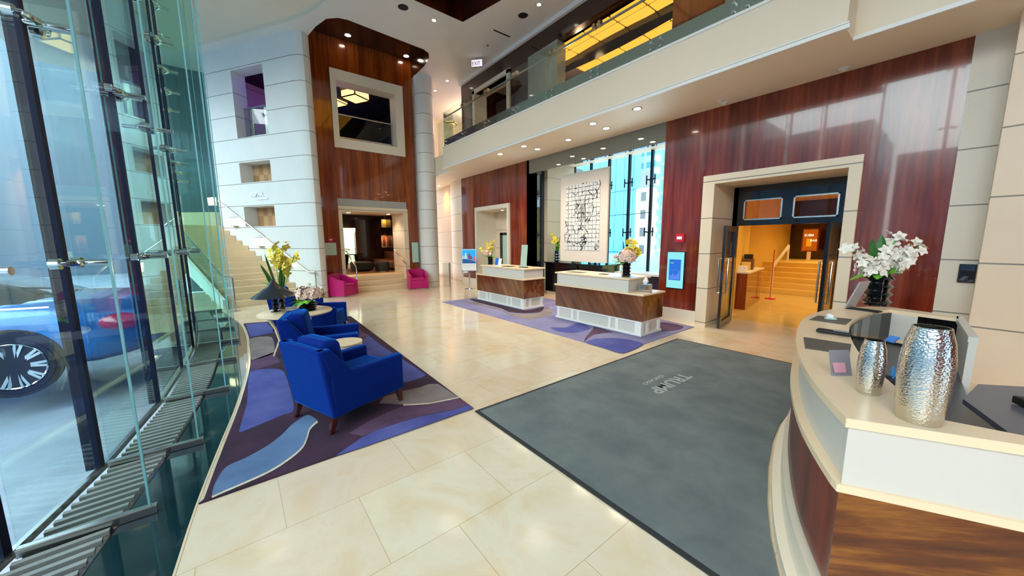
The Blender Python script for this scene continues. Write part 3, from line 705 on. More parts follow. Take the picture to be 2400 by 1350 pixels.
# ---- high ceiling with slot, coffer and warm tray
TR = [(-16.4, -.85), (-15.37, -.12), (-14.0, .77), (-12.9, 1.5), (-12.5, 1.75), (-12.0, 2.05), (-11.4, 2.30), (-10.7, 2.47), (-9.8, 2.5), (-8, 2.35), (-5, 2.05), (0, 1.7), (4.6, 1.4), (4.6, -4.6), (-17, -4.6), (-17, -2.7)]
SL = [(-13.78, 2.42), (-12.95, 2.33), (-12.24, 2.44), (-11.66, 2.61), (-11.42, 2.85), (-11.35, 3.1), (-11.5, 5.45), (-11.62, 5.68), (-11.9, 5.82), (-12.5, 5.93), (-13.78, 5.95)]
CF = [(-9.46, 5.72), (-9.40, 3.2), (-3.2, 3.2), (-3.2, 6.5), (-7.4, 6.2)]
b = MB(); ngon_holes(b, [(-20.2, -5), (5, -5), (5, 12), (-20.2, 12)], [TR, SL, CF], ZC); struct(b.build('ceiling', 'ceiling'))
b = MB(); b.grid([[(x, y, ZC) for x, y in TR], [(x, y, ZC + .10) for x, y in TR]], True); ngon_holes(b, TR, [], ZC + .10); struct(b.build('ceiling_tray', 'ceiling_warm'))
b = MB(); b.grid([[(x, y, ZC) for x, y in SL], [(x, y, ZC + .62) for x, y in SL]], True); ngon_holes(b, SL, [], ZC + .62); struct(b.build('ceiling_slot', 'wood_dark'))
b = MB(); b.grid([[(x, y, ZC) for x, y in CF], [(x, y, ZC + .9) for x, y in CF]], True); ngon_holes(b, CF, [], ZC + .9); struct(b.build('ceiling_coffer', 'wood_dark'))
ch = thing('coffer_light', 'amber glowing lantern grid high inside the dark ceiling coffer', 'light', (-7.5, 5, ZC + .4), world=True)
for i in range(4):
    for j in range(2):
        b = MB(); b.box(-8.4 + 1.3 * i, -7.25 + 1.3 * i, 3.7 + 1.1 * j, 4.65 + 1.1 * j, ZC + .55, ZC + .62); b.build('amber_tile', 'amber', ch)
b = MB(); b.box(-8.5, -3.2, 3.6, 5.95, ZC + .63, ZC + .66); b.box(-5.9, -5.84, 4.6, 4.66, ZC + .66, ZC + .9); b.build('ceiling_frame', 'wood_dark', ch)
# ================================================================== FURNITURE
# ---- rugs and mat
def round_off(pts):
    n = len(pts); out = []
    for i in range(n):
        p0, p1, p2, p3 = [Vector((pts[(i + j) % n][0], pts[(i + j) % n][1], 0)) for j in (-1, 0, 1, 2)]
        for k in range(4):
            t = k / 4; m1, m2 = (p2 - p0) * .35, (p3 - p1) * .35
            q = p1 * (2 * t ** 3 - 3 * t * t + 1) + m1 * (t ** 3 - 2 * t * t + t) + p2 * (-2 * t ** 3 + 3 * t * t) + m2 * (t ** 3 - t * t); out.append((q.x, q.y))
    return out
def patch(bm, pts, z, mi, thick=.0012, soft=False):
    if soft: pts = round_off(pts)
    bm.cur = mi; bm.prism([(p[0], p[1]) for p in pts], z, z + thick)
def gp(pts, ox=0, oy=0, s=1.0): return [(lambda q: (q.x, q.y))(G(ox + x / s, oy + y / s, .012)) for x, y in pts]
# lounge rug: outline follows the floor edge
near = G(466, 1183); farR = G(1109, 958); fr = G(822, 742); fl = G(572, 759)
left = [(x, lerp2(EDGES, x) + .03) for x in (-3.2, -3.6, -4.0, -4.5, -5, -5.5, -6, -6.5, -7, -7.5, -8, -8.5, -9, -9.5, -9.9)]
R = MB(); R.cur = 0
out = [(near.x, near.y)] + left + [(fl.x, fl.y + .03), (fr.x, fr.y), (farR.x, farR.y)]
R.prism(out, 0.001, 0.012)
def zr(pts): return gp(pts, 460, 900, 3.636)
curve = [(1030, 315), (965, 375), (940, 450), (900, 535), (800, 625), (640, 730), (450, 820), (240, 910), (130, 960)]
curve = smooth(curve, 4)
patch(R, zr(smooth([(1030, 312), (1000, 285), (940, 265), (850, 320), (800, 360), (720, 440), (600, 530), (420, 630), (250, 712), (160, 850), (130, 960)], 4) + curve[::-1][1:]), .0122, 2)
lw = zr(curve); patch(R, zr([(x, y) for x, y in curve] + [(x + 9, y + 12) for x, y in curve[::-1]]), .0136, 5)
patch(R, zr([(1190, 612), (1260, 560), (1420, 450), (1550, 390), (1700, 340), (1880, 285), (2050, 250), (2180, 225), (2320, 180), (2362, 207), (2100, 300), (1700, 440), (1400, 545)]), .0122, 1)
band = [(2235, 112), (2100, 140), (1980, 163), (1850, 172), (1765, 175)]
patch(R, zr([(2062, 0), (2235, 112)] + band[1:] + [(1560, 165), (1600, 110), (1760, 60), (1900, 30), (1985, 0)]), .0122, 4)
patch(R, zr(band + [(1765, 184), (1850, 181), (1980, 172), (2100, 149), (2240, 120)]), .0136, 5)
# long blue band and other waves under the chairs
def zq(pts): return gp(pts, 540, 580, 2.813)
patch(R, zq([(712, 448), (905, 575), (1000, 650), (1290, 838), (1270, 855), (1180, 885), (1080, 900), (900, 700), (800, 560), (700, 480)]), .0122, 1)
patch(R, zq([(850, 540), (915, 580), (860, 625), (800, 640), (800, 580)]), .0136, 3)
patch(R, zq([(130, 820), (290, 800), (360, 830), (420, 1060), (330, 1110), (90, 1210), (60, 1200), (110, 1020)]), .0122, 1, soft=True)
patch(R, zq([(100, 505), (240, 495), (300, 560), (130, 590), (118, 560)]), .0122, 1)
patch(R, zq([(130, 600), (270, 590), (290, 690), (200, 730), (140, 740), (130, 690)]), .0122, 4, soft=True)
patch(R, zq([(140, 745), (290, 690), (330, 760), (130, 815)]), .0122, 3)
patch(R, zr([(2235, 118), (2320, 178), (2180, 222), (2050, 247), (1880, 282), (1700, 337), (1560, 384), (1420, 445), (1300, 420), (1500, 300), (1765, 186), (1980, 175)]), .0122, 3)
o = R.build('lounge_rug', ['plum', 'peri', 'slate', 'plum_light', 'taupe', 'cream_pile']); tag(o, 'plum and periwinkle rug with wavy bands under the blue armchairs', 'rug')
# reception rug
R = MB(); a, b_, c, d = G(1036, 708), G(1452, 827), G(1627, 767), G(1180, 680)
R.cur = 1; R.prism([(a.x, a.y), (b_.x, b_.y), (c.x, WY - .04 if c.y > WY - .04 else c.y), (-4.3, WY - .04), (-8.9, WY - .04), (a.x + .1, WY - .3)], .001, .012)
def zd(pts): return gp(pts, 1000, 520, 5.626)
def ze(pts): return gp(pts, 1290, 560, 4.82)
patch(R, zd([(430, 1040), (650, 1065), (820, 1110), (980, 1150), (1080, 1200), (1290, 1215), (1480, 1200), (1590, 1120), (1660, 1190), (1600, 1240), (1400, 1285), (1230, 1270), (1080, 1220), (980, 1170), (800, 1125), (600, 1085)]), .0122, 4, soft=True)
patch(R, zd([(560, 1015), (700, 1030), (900, 1080), (1290, 1165), (1540, 1120), (1500, 1190), (1290, 1205), (1090, 1190), (980, 1140), (820, 1100), (650, 1055)]), .0122, 0, soft=True)
patch(R, ze([(380, 1165), (400, 1110), (480, 1020), (500, 990), (700, 1050), (640, 1060), (500, 1080), (430, 1120)]), .0122, 3, soft=True)
patch(R, ze([(400, 1170), (500, 1130), (700, 1120), (900, 1140), (1050, 1190), (820, 1290), (600, 1230)]), .0122, 6, soft=True)
patch(R, ze([(1240, 940), (1500, 985), (1440, 1030), (1230, 1040)]), .0122, 3, soft=True)
patch(R, ze([(0, 1000), (180, 1000), (330, 940), (450, 1010), (300, 1060), (100, 1050)]), .0122, 6, soft=True)
M['blue_deep'] = two_tone('deep_blue_pile', '#444a90', '#5a60a4', 1.6, .95, 4)
tag(R.build('reception_rug', ['plum', 'lav', 'slate', 'plum_light', 'taupe', 'cream_pile', 'blue_deep']), 'lavender blue rug with a taupe wave under the two reception desks', 'rug')
# grey entrance mat with lettering
mt = thing('entrance_mat', 'large grey entrance mat with pale lettering beside the curved counter', 'mat', (-1.9, 4, 0), world=True)
CT0 = [(-.22, 1.95), (-.33, 2.17), (-.44, 2.42), (-.55, 2.74), (-.68, 3.21), (-.78, 3.69), (-.835, 4.1), (-.84, 4.43), (-.80, 4.8), (-.70, 5.11), (-.57, 5.36), (-.40, 5.53)]
def matpoly(e): return [(-3.05 - e, 1.94 - e), (-.42, 1.94 - e)] + [(x - .10, y + .02) for x, y in CT0[1:]] + [(-.42, 5.70), (.0, 5.72), (.0, 6.30 + e), (-3.05 - e, 6.30 + e)]
b = MB(); b.prism(matpoly(.04), .001, .010); b.build('mat_edge', 'mat_edge', mt)
b = MB(); b.prism(matpoly(0), .0005, .0125); mf = b.build('mat_field', 'mat', mt)
b = MB(); text_mesh(b, 'TRUMP', .235, (-2.20, 4.68, .0126), (0, -1, 0), (1, 0, 0), .002, offset=.004, xs=1.12); sub(b.build('lettering', 'mat_letter'), mf)
b = MB(); text_mesh(b, 'CHICAGO', .082, (-2.345, 4.42, .0126), (0, -1, 0), (1, 0, 0), .002, offset=.001, xs=1.25); sub(b.build('lettering', 'mat_letter'), mf)

# ---- reception desks
def desk(name, label, x0, x1, ux0, ux1, y0=5.91, y1=6.66):
    d = thing(name, label, 'desk', ((x0 + x1) / 2, (y0 + y1) / 2, .012), world=True)
    b = MB(); b.box(x0 + .05, x1 - .05, y0 + .05, y1 - .05, .012, .30); pl = b.build('plinth', 'white', d)
    b = MB(); b.box(x0 + .0, x1 - .0, y0 + .0, y1 - .0, .012, .05); b.box(x0 + .02, x1 - .02, y0 + .02, y1 - .02, .26, .30)
    L = x1 - x0
    for f in (.02, .22, .30, .68, .76, .96, .99):
        xx = x0 + .03 + f * (L - .06); b.box(xx - .035, xx + .035, y0 + .015, y0 + .06, .05, .27)
    for f in (.06, .34, .94):
        yy = y0 + .03 + f * (y1 - y0 - .06); b.box(x1 - .06, x1 - .015, yy - .035, yy + .035, .05, .27)
    sub(b.build('plinth_moulding', 'trim_white', bevel=.004), pl)
    b = MB(); b.box(x0, x1, y0, y1, .30, .79); b.build('wood_band', 'zebra', d, bevel=.004)
    b = MB(); b.box(x0 - .025, x1 + .025, y0 - .025, y1 + .025, .79, .825); b.build('shelf_slab', 'cream_top', d, bevel=.006)
    b = MB(); b.box(ux0, ux1, y0 + .03, y1 - .03, .825, 1.065); b.build('upper_box', 'white', d)
    b = MB(); b.box(ux0 - .05, ux1 + .04, y0 - .005, y1 + .02, 1.065, 1.10); b.build('top_slab', 'cream_top', d, bevel=.006)
    return d
desk('reception_desk', 'smaller reception desk with white top box in front of the single doorway', -9.30, -7.02, -9.02, -7.04)
desk('reception_desk', 'longer reception desk with tissue box on its lower shelf near the touch screen', -5.84, -3.57, -5.82, -3.90)
# lower shelf things
t = thing('tissue_box', 'brushed tissue box with a white tissue on the low shelf of the longer desk', 'tissue box', (-3.745, 6.28, .827), .1)
b = MB(); b.box(-.11, .11, -.07, .07, 0, .15); b.build('box_body', 'steel', t, bevel=.006)
b = MB(); b.box(.02, .1, -.075, -.068, .05, .11); b.build('label_plate', plain('bronze_plate', '#7a5a30', .4), t)
b = MB(); b.grid([[(-.03, -.01, .145), (.03, -.02, .145), (.03, .02, .145), (-.03, .01, .145)], [(-.05, -.02, .2), (.05, -.02, .21), (.06, .02, .2), (-.04, .03, .19)], [(-.01, 0, .28), (.03, -.01, .27), (.02, .01, .26), (0, .01, .29)]], True, True, True); b.build('tissue', 'paper', t)
# leaning frosted panel, booklets, card holder on the first desk
t = thing('frosted_panel', 'pale green upright panel standing on top of the smaller desk', 'panel', (-7.40, 6.22, 1.10), -.12)
b = MB(); b.hexa([(-.14, -.012, 0), (.14, -.012, 0), (.14, .012, 0), (-.14, .012, 0)], [(-.14, .04, .62), (.14, .04, .62), (.14, .06, .62), (-.14, .06, .62)]); b.build('panel_sheet', 'sign_plate', t)
b = MB(); b.box(-.15, .15, -.05, .07, 0, .02); b.build('panel_foot', 'black', t)
t = thing('brochure_holder', 'blue and white brochure stand beside the vase on the smaller desk', 'brochure holder', (-8.55, 6.2, 1.10), -.1)
b = MB(); b.hexa([(-.17, -.02, 0), (.0, -.02, 0), (.0, 0, 0), (-.17, 0, 0)], [(-.17, .02, .22), (0, .02, .22), (0, .04, .22), (-.17, .04, .22)]); b.build('blue_card', 'screen_pic', t)
b = MB(); b.hexa([(.01, -.02, 0), (.16, -.02, 0), (.16, 0, 0), (.01, 0, 0)], [(.01, .02, .21), (.16, .02, .21), (.16, .04, .21), (.01, .04, .21)]); b.build('white_card', 'paper', t)
b = MB(); b.box(-.2, .18, -.04, .06, 0, .012); b.build('stand_base', 'white', t)
def blotter(label, x, y, z, w, dp, ang=0, mat='black_matte', name='desk_pad', cat='desk pad'):
    b = MB(); b.obox((0, 0, .004), w, dp, .008); o = b.build(name, mat, bevel=.001); o.location = (x, y, z); o.rotation_euler = (0, 0, ang); return tag(o, label, cat)
blotter('grey pad lying flat on the smaller reception desk top', -8.0, 6.15, 1.10, .34, .24, .1, 'black_matte')
blotter('grey pad lying flat on the longer reception desk top', -5.45, 6.2, 1.10, .4, .24, .1, plain('grey_pad', '#6c675f', .6))
blotter('dark card lying on the longer desk top next to the black vase', -4.72, 6.25, 1.10, .18, .14, .1)

# ---- flower arrangements
def petal_flower(bm, c, r, nrm, n=5):
    nrm = Vector(nrm).normalized(); a = nrm.orthogonal().normalized(); e = nrm.cross(a)
    ph = random.random() * 6
    for k in range(n):
        t = ph + 2 * PI * k / n; d = a * math.cos(t) + e * math.sin(t); s = nrm.cross(d)
        c = Vector(c); p1 = c + d * r * .55 + nrm * r * .22; p2 = c + d * r + nrm * r * .12
        bm.face([c, p1 - s * r * .38, p2 - s * r * .12, p2 + s * r * .12, p1 + s * r * .38])
    bm.ball(c + nrm * r * .15, r * .22, 6, 4)
def leaf_blade(bm, root, tipv, width, sag=.1, n=6):
    root, tipv = Vector(root), Vector(tipv); d = tipv - root; s = d.cross(Vector((0, 0, 1)));
    s = s.normalized() if s.length > 1e-4 else Vector((1, 0, 0)); l, r_, m = [], [], []
    for k in range(n + 1):
        f = k / n; p = root + d * f + Vector((0, 0, sag * math.sin(PI * f)))
        w = width * (math.sin(PI * min(f * .85 + .12, 1)) ** .8) * (1 if k < n else .03)
        up_ = s.cross(d).normalized() * (-.25 * w)
        l.append(p - s * w + up_); m.append(p); r_.append(p + s * w + up_)
    for k in range(n):
        bm.face([l[k], m[k], m[k + 1], l[k + 1]]); bm.face([m[k], r_[k], r_[k + 1], m[k + 1]])
def ringvase(bm, h, r, n=4):
    prof = [(r * .8, 0), (r * .8, .01)]
    for k in range(n):
        z = h * k / n
        prof += [(r * .72, z + h / n * .08), (r, z + h / n * .5), (r * .72, z + h / n * .92)]
    prof += [(r * .8, h), (r * .66, h), (r * .6, h * .9)]
    bm.lathe(prof, (0, 0, 0), 20)
def arrangement(name, label, loc, vh, vr, spikes, blooms, peach, low, scale=1.0, rotz=0.0, rnd=1, group=None, bm_mats=('yellow', 'peach')):
    """black ringed vase with blade leaves, flower spikes, a hydrangea-like dome and low leaves"""
    random.seed(rnd)
    t = thing(name, label, 'flowers', loc, rotz, group)
    b = MB(); ringvase(b, vh, vr); b.build('vase', 'vase', t, smooth=True)
    for (ax, ay, h, w) in spikes:
        b = MB(); leaf_blade(b, (ax * .2, ay * .2, vh * .9), (ax, ay, vh + h), w, .03); b.build('leaf', 'leaf', t, smooth=True)
    for (ax, ay, h, n, r) in blooms:
        b = MB()
        b.tube([(ax * .2, ay * .2, vh * .9), (ax * .6, ay * .6, vh + h * .5), (ax, ay, vh + h)], .006, 5)
        stm = b.build('stem', 'leaf_light', t)
        b = MB()
        for k in range(n):
            f = k / max(1, n - 1); p = Vector((ax * (.55 + .5 * f), ay * (.55 + .5 * f), vh + h * (.5 + .55 * f)))
            p += Vector((random.uniform(-1, 1), random.uniform(-1, 1), random.uniform(-.6, .6))) * r * 1.1
            petal_flower(b, p, r * random.uniform(.8, 1.15), (random.uniform(-1, 1) + .3, random.uniform(-1, 1) - .4, random.uniform(-.2, .8)))
        sub(b.build('bloom', bm_mats[0]), stm)
    for (ax, ay, h, R_, n) in peach:
        b = MB()
        for k in range(n):
            u, v = random.random() * 2 * PI, random.uniform(-.5, 1); q = math.sqrt(max(0, 1 - v * v))
            nv = Vector((q * math.cos(u), q * math.sin(u), v)); petal_flower(b, Vector((ax, ay, vh + h)) + nv * R_ * random.uniform(.75, 1.12), R_ * random.uniform(.36, .5), nv + Vector((random.uniform(-.5, .5), random.uniform(-.5, .5), random.uniform(-.3, .5))), 5)
        b.ball((ax, ay, vh + h), R_ * .6, 10, 6)
        b.build('flower_dome', bm_mats[1], t)
    for (ax, ay, h, w) in low:
        b = MB(); leaf_blade(b, (ax * .15, ay * .15, vh * .95), (ax, ay, vh + h), w, .05); b.build('leaf', 'leaf_light', t, smooth=True)
    return t
rx, ry = 0.618, 0.786         # screen right in plan, for orienting asymmetrical bouquets
def S(u, v=0.0): return (u * rx - v * ry, u * ry + v * rx)   # u to the viewer's right, v away
def spk(u, v, h, w): x, y = S(u, v); return (x, y, h, w)
def blm(u, v, h, n, r): x, y = S(u, v); return (x, y, h, n, r)
arrangement('flower_arrangement', 'yellow and peach bouquet in a black ringed vase on the longer reception desk', (-4.15, 6.22, 1.10), .27, .105,
            [spk(-.16, .05, .42, .03), spk(-.06, .08, .46, .03), spk(.34, .02, .22, .035)],
            [blm(.08, 0, .40, 10, .065), blm(.17, .02, .34, 10, .065), blm(.22, -.02, .24, 9, .06), blm(.12, .05, .44, 6, .06)],
            [blm(-.02, -.08, .13, .15, 60)[:3] + (.15, 60), blm(-.24, -.03, .13, .05, 14)[:3] + (.05, 14)],
            [spk(-.36, 0, .02, .06), spk(-.28, -.1, 0, .07), spk(-.15, -.14, -.02, .06), spk(.2, -.1, .02, .05), spk(-.3, .1, .08, .05)], rnd=3)
arrangement('flower_arrangement', 'yellow orchid and green blade bouquet in a black vase on the smaller reception desk', (-9.02, 6.24, 1.10), .24, .10,
            [spk(.12, .02, .44, .035), spk(.18, .04, .36, .03), spk(.05, .06, .4, .03)],
            [blm(.04, 0, .48, 10, .055), blm(-.12, .02, .36, 10, .06), blm(-.22, 0, .24, 9, .06), blm(-.05, .02, .3, 6, .05)],
            [blm(-.1, -.06, .13, .11, 50)[:3] + (.11, 50)],
            [spk(-.28, 0, .02, .05), spk(.24, -.05, .0, .06), spk(.15, -.12, -.03, .05), spk(-.15, -.1, -.02, .05)], rnd=5)
arrangement('flower_arrangement', 'slim yellow bouquet in a black vase on the dark counter in the alcove', (-8.47, 8.62, 1.12), .36, .10,
            [spk(.10, .02, .52, .05), spk(.02, .04, .46, .05), spk(-.06, 0, .3, .05), spk(.14, 0, .3, .05)],
            [blm(-.12, 0, .5, 10, .06), blm(-.05, .02, .4, 9, .06), blm(.12, 0, .2, 8, .055)], [], [spk(-.2, 0, .1, .05)], rnd=8)

# ---- blue velvet armchair
def armchair():
    t = thing('armchair', 'blue velvet armchair on the rug', 'armchair', (0, 0, 0))
    w, dp = .74, .86     # local: front is +y
    def slab(pb, pt, name, mat='velvet', bev=.03, par=t):
        bm = MB(); bm.hexa(pb, pt); return bm.build(name, mat, par, smooth=True, bevel=bev, seg=3)
    def rect(x0, x1, y0, y1, z): return [(x0, y0, z), (x1, y0, z), (x1, y1, z), (x0, y1, z)]
    slab(rect(-.36, .36, -.33, .42, .16), rect(-.36, .36, -.33, .42, .33), 'seat_base', bev=.02)
    slab(rect(-.27, .27, -.2, .42, .325), rect(-.265, .265, -.2, .43, .46), 'seat_cushion', bev=.04)
    slab(rect(-.37, .37, -.42, -.30, .15), rect(-.37, .37, -.52, -.42, .84), 'backrest', bev=.025)
    slab(rect(-.255, .255, -.31, -.15, .44), rect(-.25, .25, -.42, -.22, .885), 'back_cushion', bev=.06)
    for s in (-1, 1):
        x0, x1 = sorted((s * .265, s * .375))
        slab(rect(x0, x1, -.40, .43, .16), rect(x0, x1, -.43, .43, .57), 'armrest', bev=.025)
        # raked wing joining arm and back
        bm = MB(); bm.grid([[(x0 + .01, -.40, .55), (x0 + .01, -.18, .55), (x0 + .01, -.40, .84), (x0 + .01, -.51, .84)], [(x1, -.40, .55), (x1, -.18, .55), (x1, -.40, .84), (x1, -.51, .84)]], True, True, True)
        bm.build('wing', 'velvet', t, smooth=True, bevel=.015)
    for x, y in ((-.32, .38), (.32, .38), (-.32, -.38), (.32, -.38)):
        dy = .03 if y > 0 else -.05
        bm = MB(); bm.hexa([(x - .018, y + dy - .018, 0), (x + .018, y + dy - .018, 0), (x + .018, y + dy + .018, 0), (x - .018, y + dy + .018, 0)], rect(x - .032, x + .032, y - .032, y + .032, .17)); bm.build('leg', 'leg_wood', t)
    return t
c0 = armchair()
def fz(a): return math.atan2(-a[0], a[1])       # facing vector -> z rotation
c0.location = (-4.01, .87, .015); c0.rotation_euler = (0, 0, fz((-.34, .94))); c0['label'] = 'blue velvet armchair next to the grey mat, its back to the glazing'; c0['group'] = 'blue velvet armchairs on the lounge rug'
dup(c0, (-5.50, .92, .015), fz((.25, .95)), 'blue velvet armchair behind the round side table, second along the rug')
dup(c0, (-7.84, 1.22, .015), fz((.47, .88)), 'blue velvet armchair standing just beyond the large round cream table')
dup(c0, (-8.80, 1.0, .015), fz((.30, .95)), 'blue velvet armchair at the staircase end of the rug behind the cone lamp')

# ---- side table between the first two armchairs
t = thing('side_table', 'small round cream side table with ribbed edge between two blue armchairs', 'side table', (-4.80, 1.02, .015))
b = MB(); b.lathe([(.19, .46), (.2, .47), (.19, .48), (.2, .49), (.19, .5), (.2, .51), (.19, .52), (.205, .535), (.205, .55)], n=32); b.build('tabletop', 'cream_top', t, smooth=True)
b = MB(); b.lathe([(.16, 0), (.16, .015), (.03, .05), (.022, .2), (.03, .44), (.1, .46)], n=20); b.build('pedestal', 'leg_wood', t, smooth=True)
# ---- large round table
t = thing('coffee_table', 'large round cream table carrying flowers behind the blue armchairs', 'table', (-6.62, .70, .015))
b = MB(); b.lathe([(.50, .675), (.53, .69), (.53, .708), (.50, .715)], n=48); b.build('tabletop', 'cream_top', t, smooth=True)
for k in range(3):
    a = .3 + 2 * PI * k / 3
    b = MB(); b.tube([(.40 * math.cos(a), .40 * math.sin(a), .675), (.30 * math.cos(a), .30 * math.sin(a), .45), (.26 * math.cos(a), .26 * math.sin(a), .25), (.36 * math.cos(a), .36 * math.sin(a), 0)], [.03, .022, .018, .012], 8); b.build('leg', 'cream_top', t, smooth=True)
# flowers and cone lamp on it
TB = .730
q = G(661, 724, TB)
arrangement('flower_arrangement', 'tall yellow orchid bouquet in a black beaded vase on the round cream table', (-7.0, .55, TB), .34, .055,
            [spk(-.30, 0, .42, .05), spk(-.18, -.04, .60, .05), spk(.08, -.03, .40, .06), spk(-.26, .06, .20, .05)],
            [blm(-.06, 0, .72, 11, .075), blm(.10, .02, .70, 11, .075), blm(.12, 0, .46, 11, .07), blm(.28, 0, .56, 7, .06), blm(.02, .03, .56, 9, .07)], [], [spk(-.3, -.05, .1, .045)], rnd=11)
arrangement('flower_arrangement', 'low pale pink flowers with green leaves in a round black bowl on the cream table', (-6.56, .86, TB), .15, .15, [],
            [blm(.08, 0, .30, 6, .05), blm(-.14, 0, .17, 5, .045), blm(.28, 0, .22, 5, .045)],
            [blm(.0, -.02, .12, .12, 46)[:3] + (.12, 46), blm(.16, 0, .12, .11, 40)[:3] + (.11, 40)],
            [spk(-.30, -.05, -.06, .07), spk(-.2, -.14, -.10, .07), spk(-.05, -.18, -.06, .07), spk(.1, -.17, -.02, .06), spk(.34, .02, .06, .06), spk(-.34, .06, .02, .06)], rnd=13, bm_mats=('white_petal', 'peach'))
t = thing('cone_lamp', 'dark pointed cone shade lamp beside the beaded vase on the cream table', 'lamp', (-6.78, .44, TB))
b = MB(); prof = []
b.grid([[(r * (1 + .10 * math.cos(2 * a + 1.0)) * math.cos(a), r * (1 + .10 * math.cos(2 * a + 1)) * math.sin(a), z) for a in (2 * PI * k / 32 for k in range(32))] for r, z in ((.33, .25), (.30, .275), (.20, .34), (.09, .42), (.012, .52), (.002, .53))], True, False, True)
b.build('cone_shade', plain('dark_teal_shade', '#12202c', .3, coat=.4), t, smooth=True)
b = MB(); b.lathe([(.07, 0), (.07, .012)] + [(r, .02 + k * .055 + dz) for k in range(5) for r, dz in ((.02, 0), (.05, .02), (.05, .035), (.02, .05))] + [(.015, .40)], n=20); b.build('lamp_stem', 'black', t, smooth=True)

# ---- magenta tub chairs
def tub(label, loc, rz, first=None):
    t = thing('tub_chair', label, 'chair', loc, rz, 'magenta tub chairs against the far wall')
    b = MB(); b.prism([(-.31, -.30), (.31, -.30), (.34, .33), (-.34, .33)], .03, .36); b.build('seat_base', 'magenta', t, smooth=True, bevel=.03)
    b = MB(); b.prism([(-.245, -.2), (.245, -.2), (.25, .335), (-.25, .335)], .35, .43); b.build('seat_cushion', 'magenta', t, smooth=True, bevel=.035)
    o1, i1 = [], []
    prof = [(-.345, .345, .54), (-.365, .1, .60), (-.37, -.15, .68), (-.33, -.34, .73), (-.2, -.42, .75), (0, -.44, .75), (.2, -.42, .75), (.33, -.34, .73), (.37, -.15, .68), (.365, .1, .60), (.345, .345, .54)]
    rings = []
    for x, y, h in prof:
        l = math.hypot(x, y); nx, ny = x / l, y / l
        if abs(y) > .3 and y > 0: nx, ny = (1 if x > 0 else -1), 0
        ix, iy = x - nx * .095, y - ny * .095
        rings.append([(x, y, .03), (x, y, h - .02), (x - nx * .03, y - ny * .03, h), (ix + nx * .03, iy + ny * .03, h), (ix, iy, h - .03), (ix, iy, .3)])
    b = MB(); b.grid(rings, True, True, True); b.build('wraparound_back', 'magenta', t, smooth=True)
    b = MB(); b.prism([(-.3, -.28), (.3, -.28), (.31, .3), (-.31, .3)], .0, .035); b.build('plinth', 'chrome', t)
    return t
tc = tub('magenta tub chair beside the white wall corner, facing the lobby at an angle', (-12.98, 2.80, 0), fz((.8, .62)))
b_ = MB(); b_.hexa([(-.19, -.30, .42), (.19, -.30, .42), (.19, -.2, .42), (-.19, -.2, .42)], [(-.19, -.36, .76), (.19, -.36, .76), (.19, -.28, .76), (-.19, -.28, .76)]); b_.build('back_pillow', 'magenta', tc, smooth=True, bevel=.04)
tub('magenta tub chair standing against the round limestone column', (-13.0, 5.52, 0), fz((.93, -.20)))

# ---- sign stand by the wood wall
t = thing('sign_stand', 'chrome poster stand with a blue city picture beside the smaller desk', 'sign', (-11.62, 7.05, 0), .88)
b = MB(); b.lathe([(.22, 0), (.22, .012), (.05, .02), (.03, .03)], n=28); b.build('base', 'chrome', t, smooth=True)
b = MB(); b.box(-.03, .03, -.015, .015, .02, .72); b.box(-.27, -.25, -.012, .012, .02, .7); b.build('pole', 'chrome', t)
b = MB(); b.box(-.30, .30, -.02, .02, .68, 1.53); b.build('frame', 'chrome', t)
b = MB(); b.box(-.28, .28, -.026, -.018, .70, 1.51); po = b.build('poster', 'paper', t)
PIC = MB(); PIC.cur = 0; PIC.box(-.26, .26, -.030, -.025, .98, 1.49)
PIC.cur = 1; PIC.prism([], 0, 0) if False else None
def vplate(bm, pts, y, mi, dy=.002):
    bm.cur = mi; bm.grid([[(x, y, z) for x, z in pts], [(x, y - dy, z) for x, z in pts]], True, True, True)
vplate(PIC, [(-.26, 1.16), (-.22, 1.30), (-.18, 1.16), (-.15, 1.34), (-.11, 1.42), (-.08, 1.24), (-.04, 1.16)], -.030, 1)
vplate(PIC, [(-.05, 1.14), (-.02, 1.34), (.03, 1.37), (.06, 1.24), (.10, 1.29), (.13, 1.14)], -.030, 2)
vplate(PIC, [(-.02, 1.15), (.12, 1.10), (.26, 1.06), (.26, 1.10), (.12, 1.15)], -.032, 3)
vplate(PIC, [(.19, 1.10), (.19, 1.26), (.24, 1.26), (.24, 1.10)], -.032, 3)
vplate(PIC, [(-.26, .98), (.26, .98), (.26, 1.03), (.08, 1.10), (-.1, 1.14), (-.26, 1.14)], -.031, 4)
pico = PIC.build('picture', [emitter('sky_picture', '#2f9fdc', .8), 'paper', plain('poster_violet', '#8a4a78', .6), plain('poster_pink', '#d8788a', .6), plain('poster_sea', '#0d63a8', .6)]); sub(pico, po)
b = MB()
for k in range(7): b.box(-.20 + k * .062, -.192 + k * .062, -.028, -.025, .86, .94)
sub(b.build('print_lines', plain('pale_print', '#a8b4c0', .7)), po)

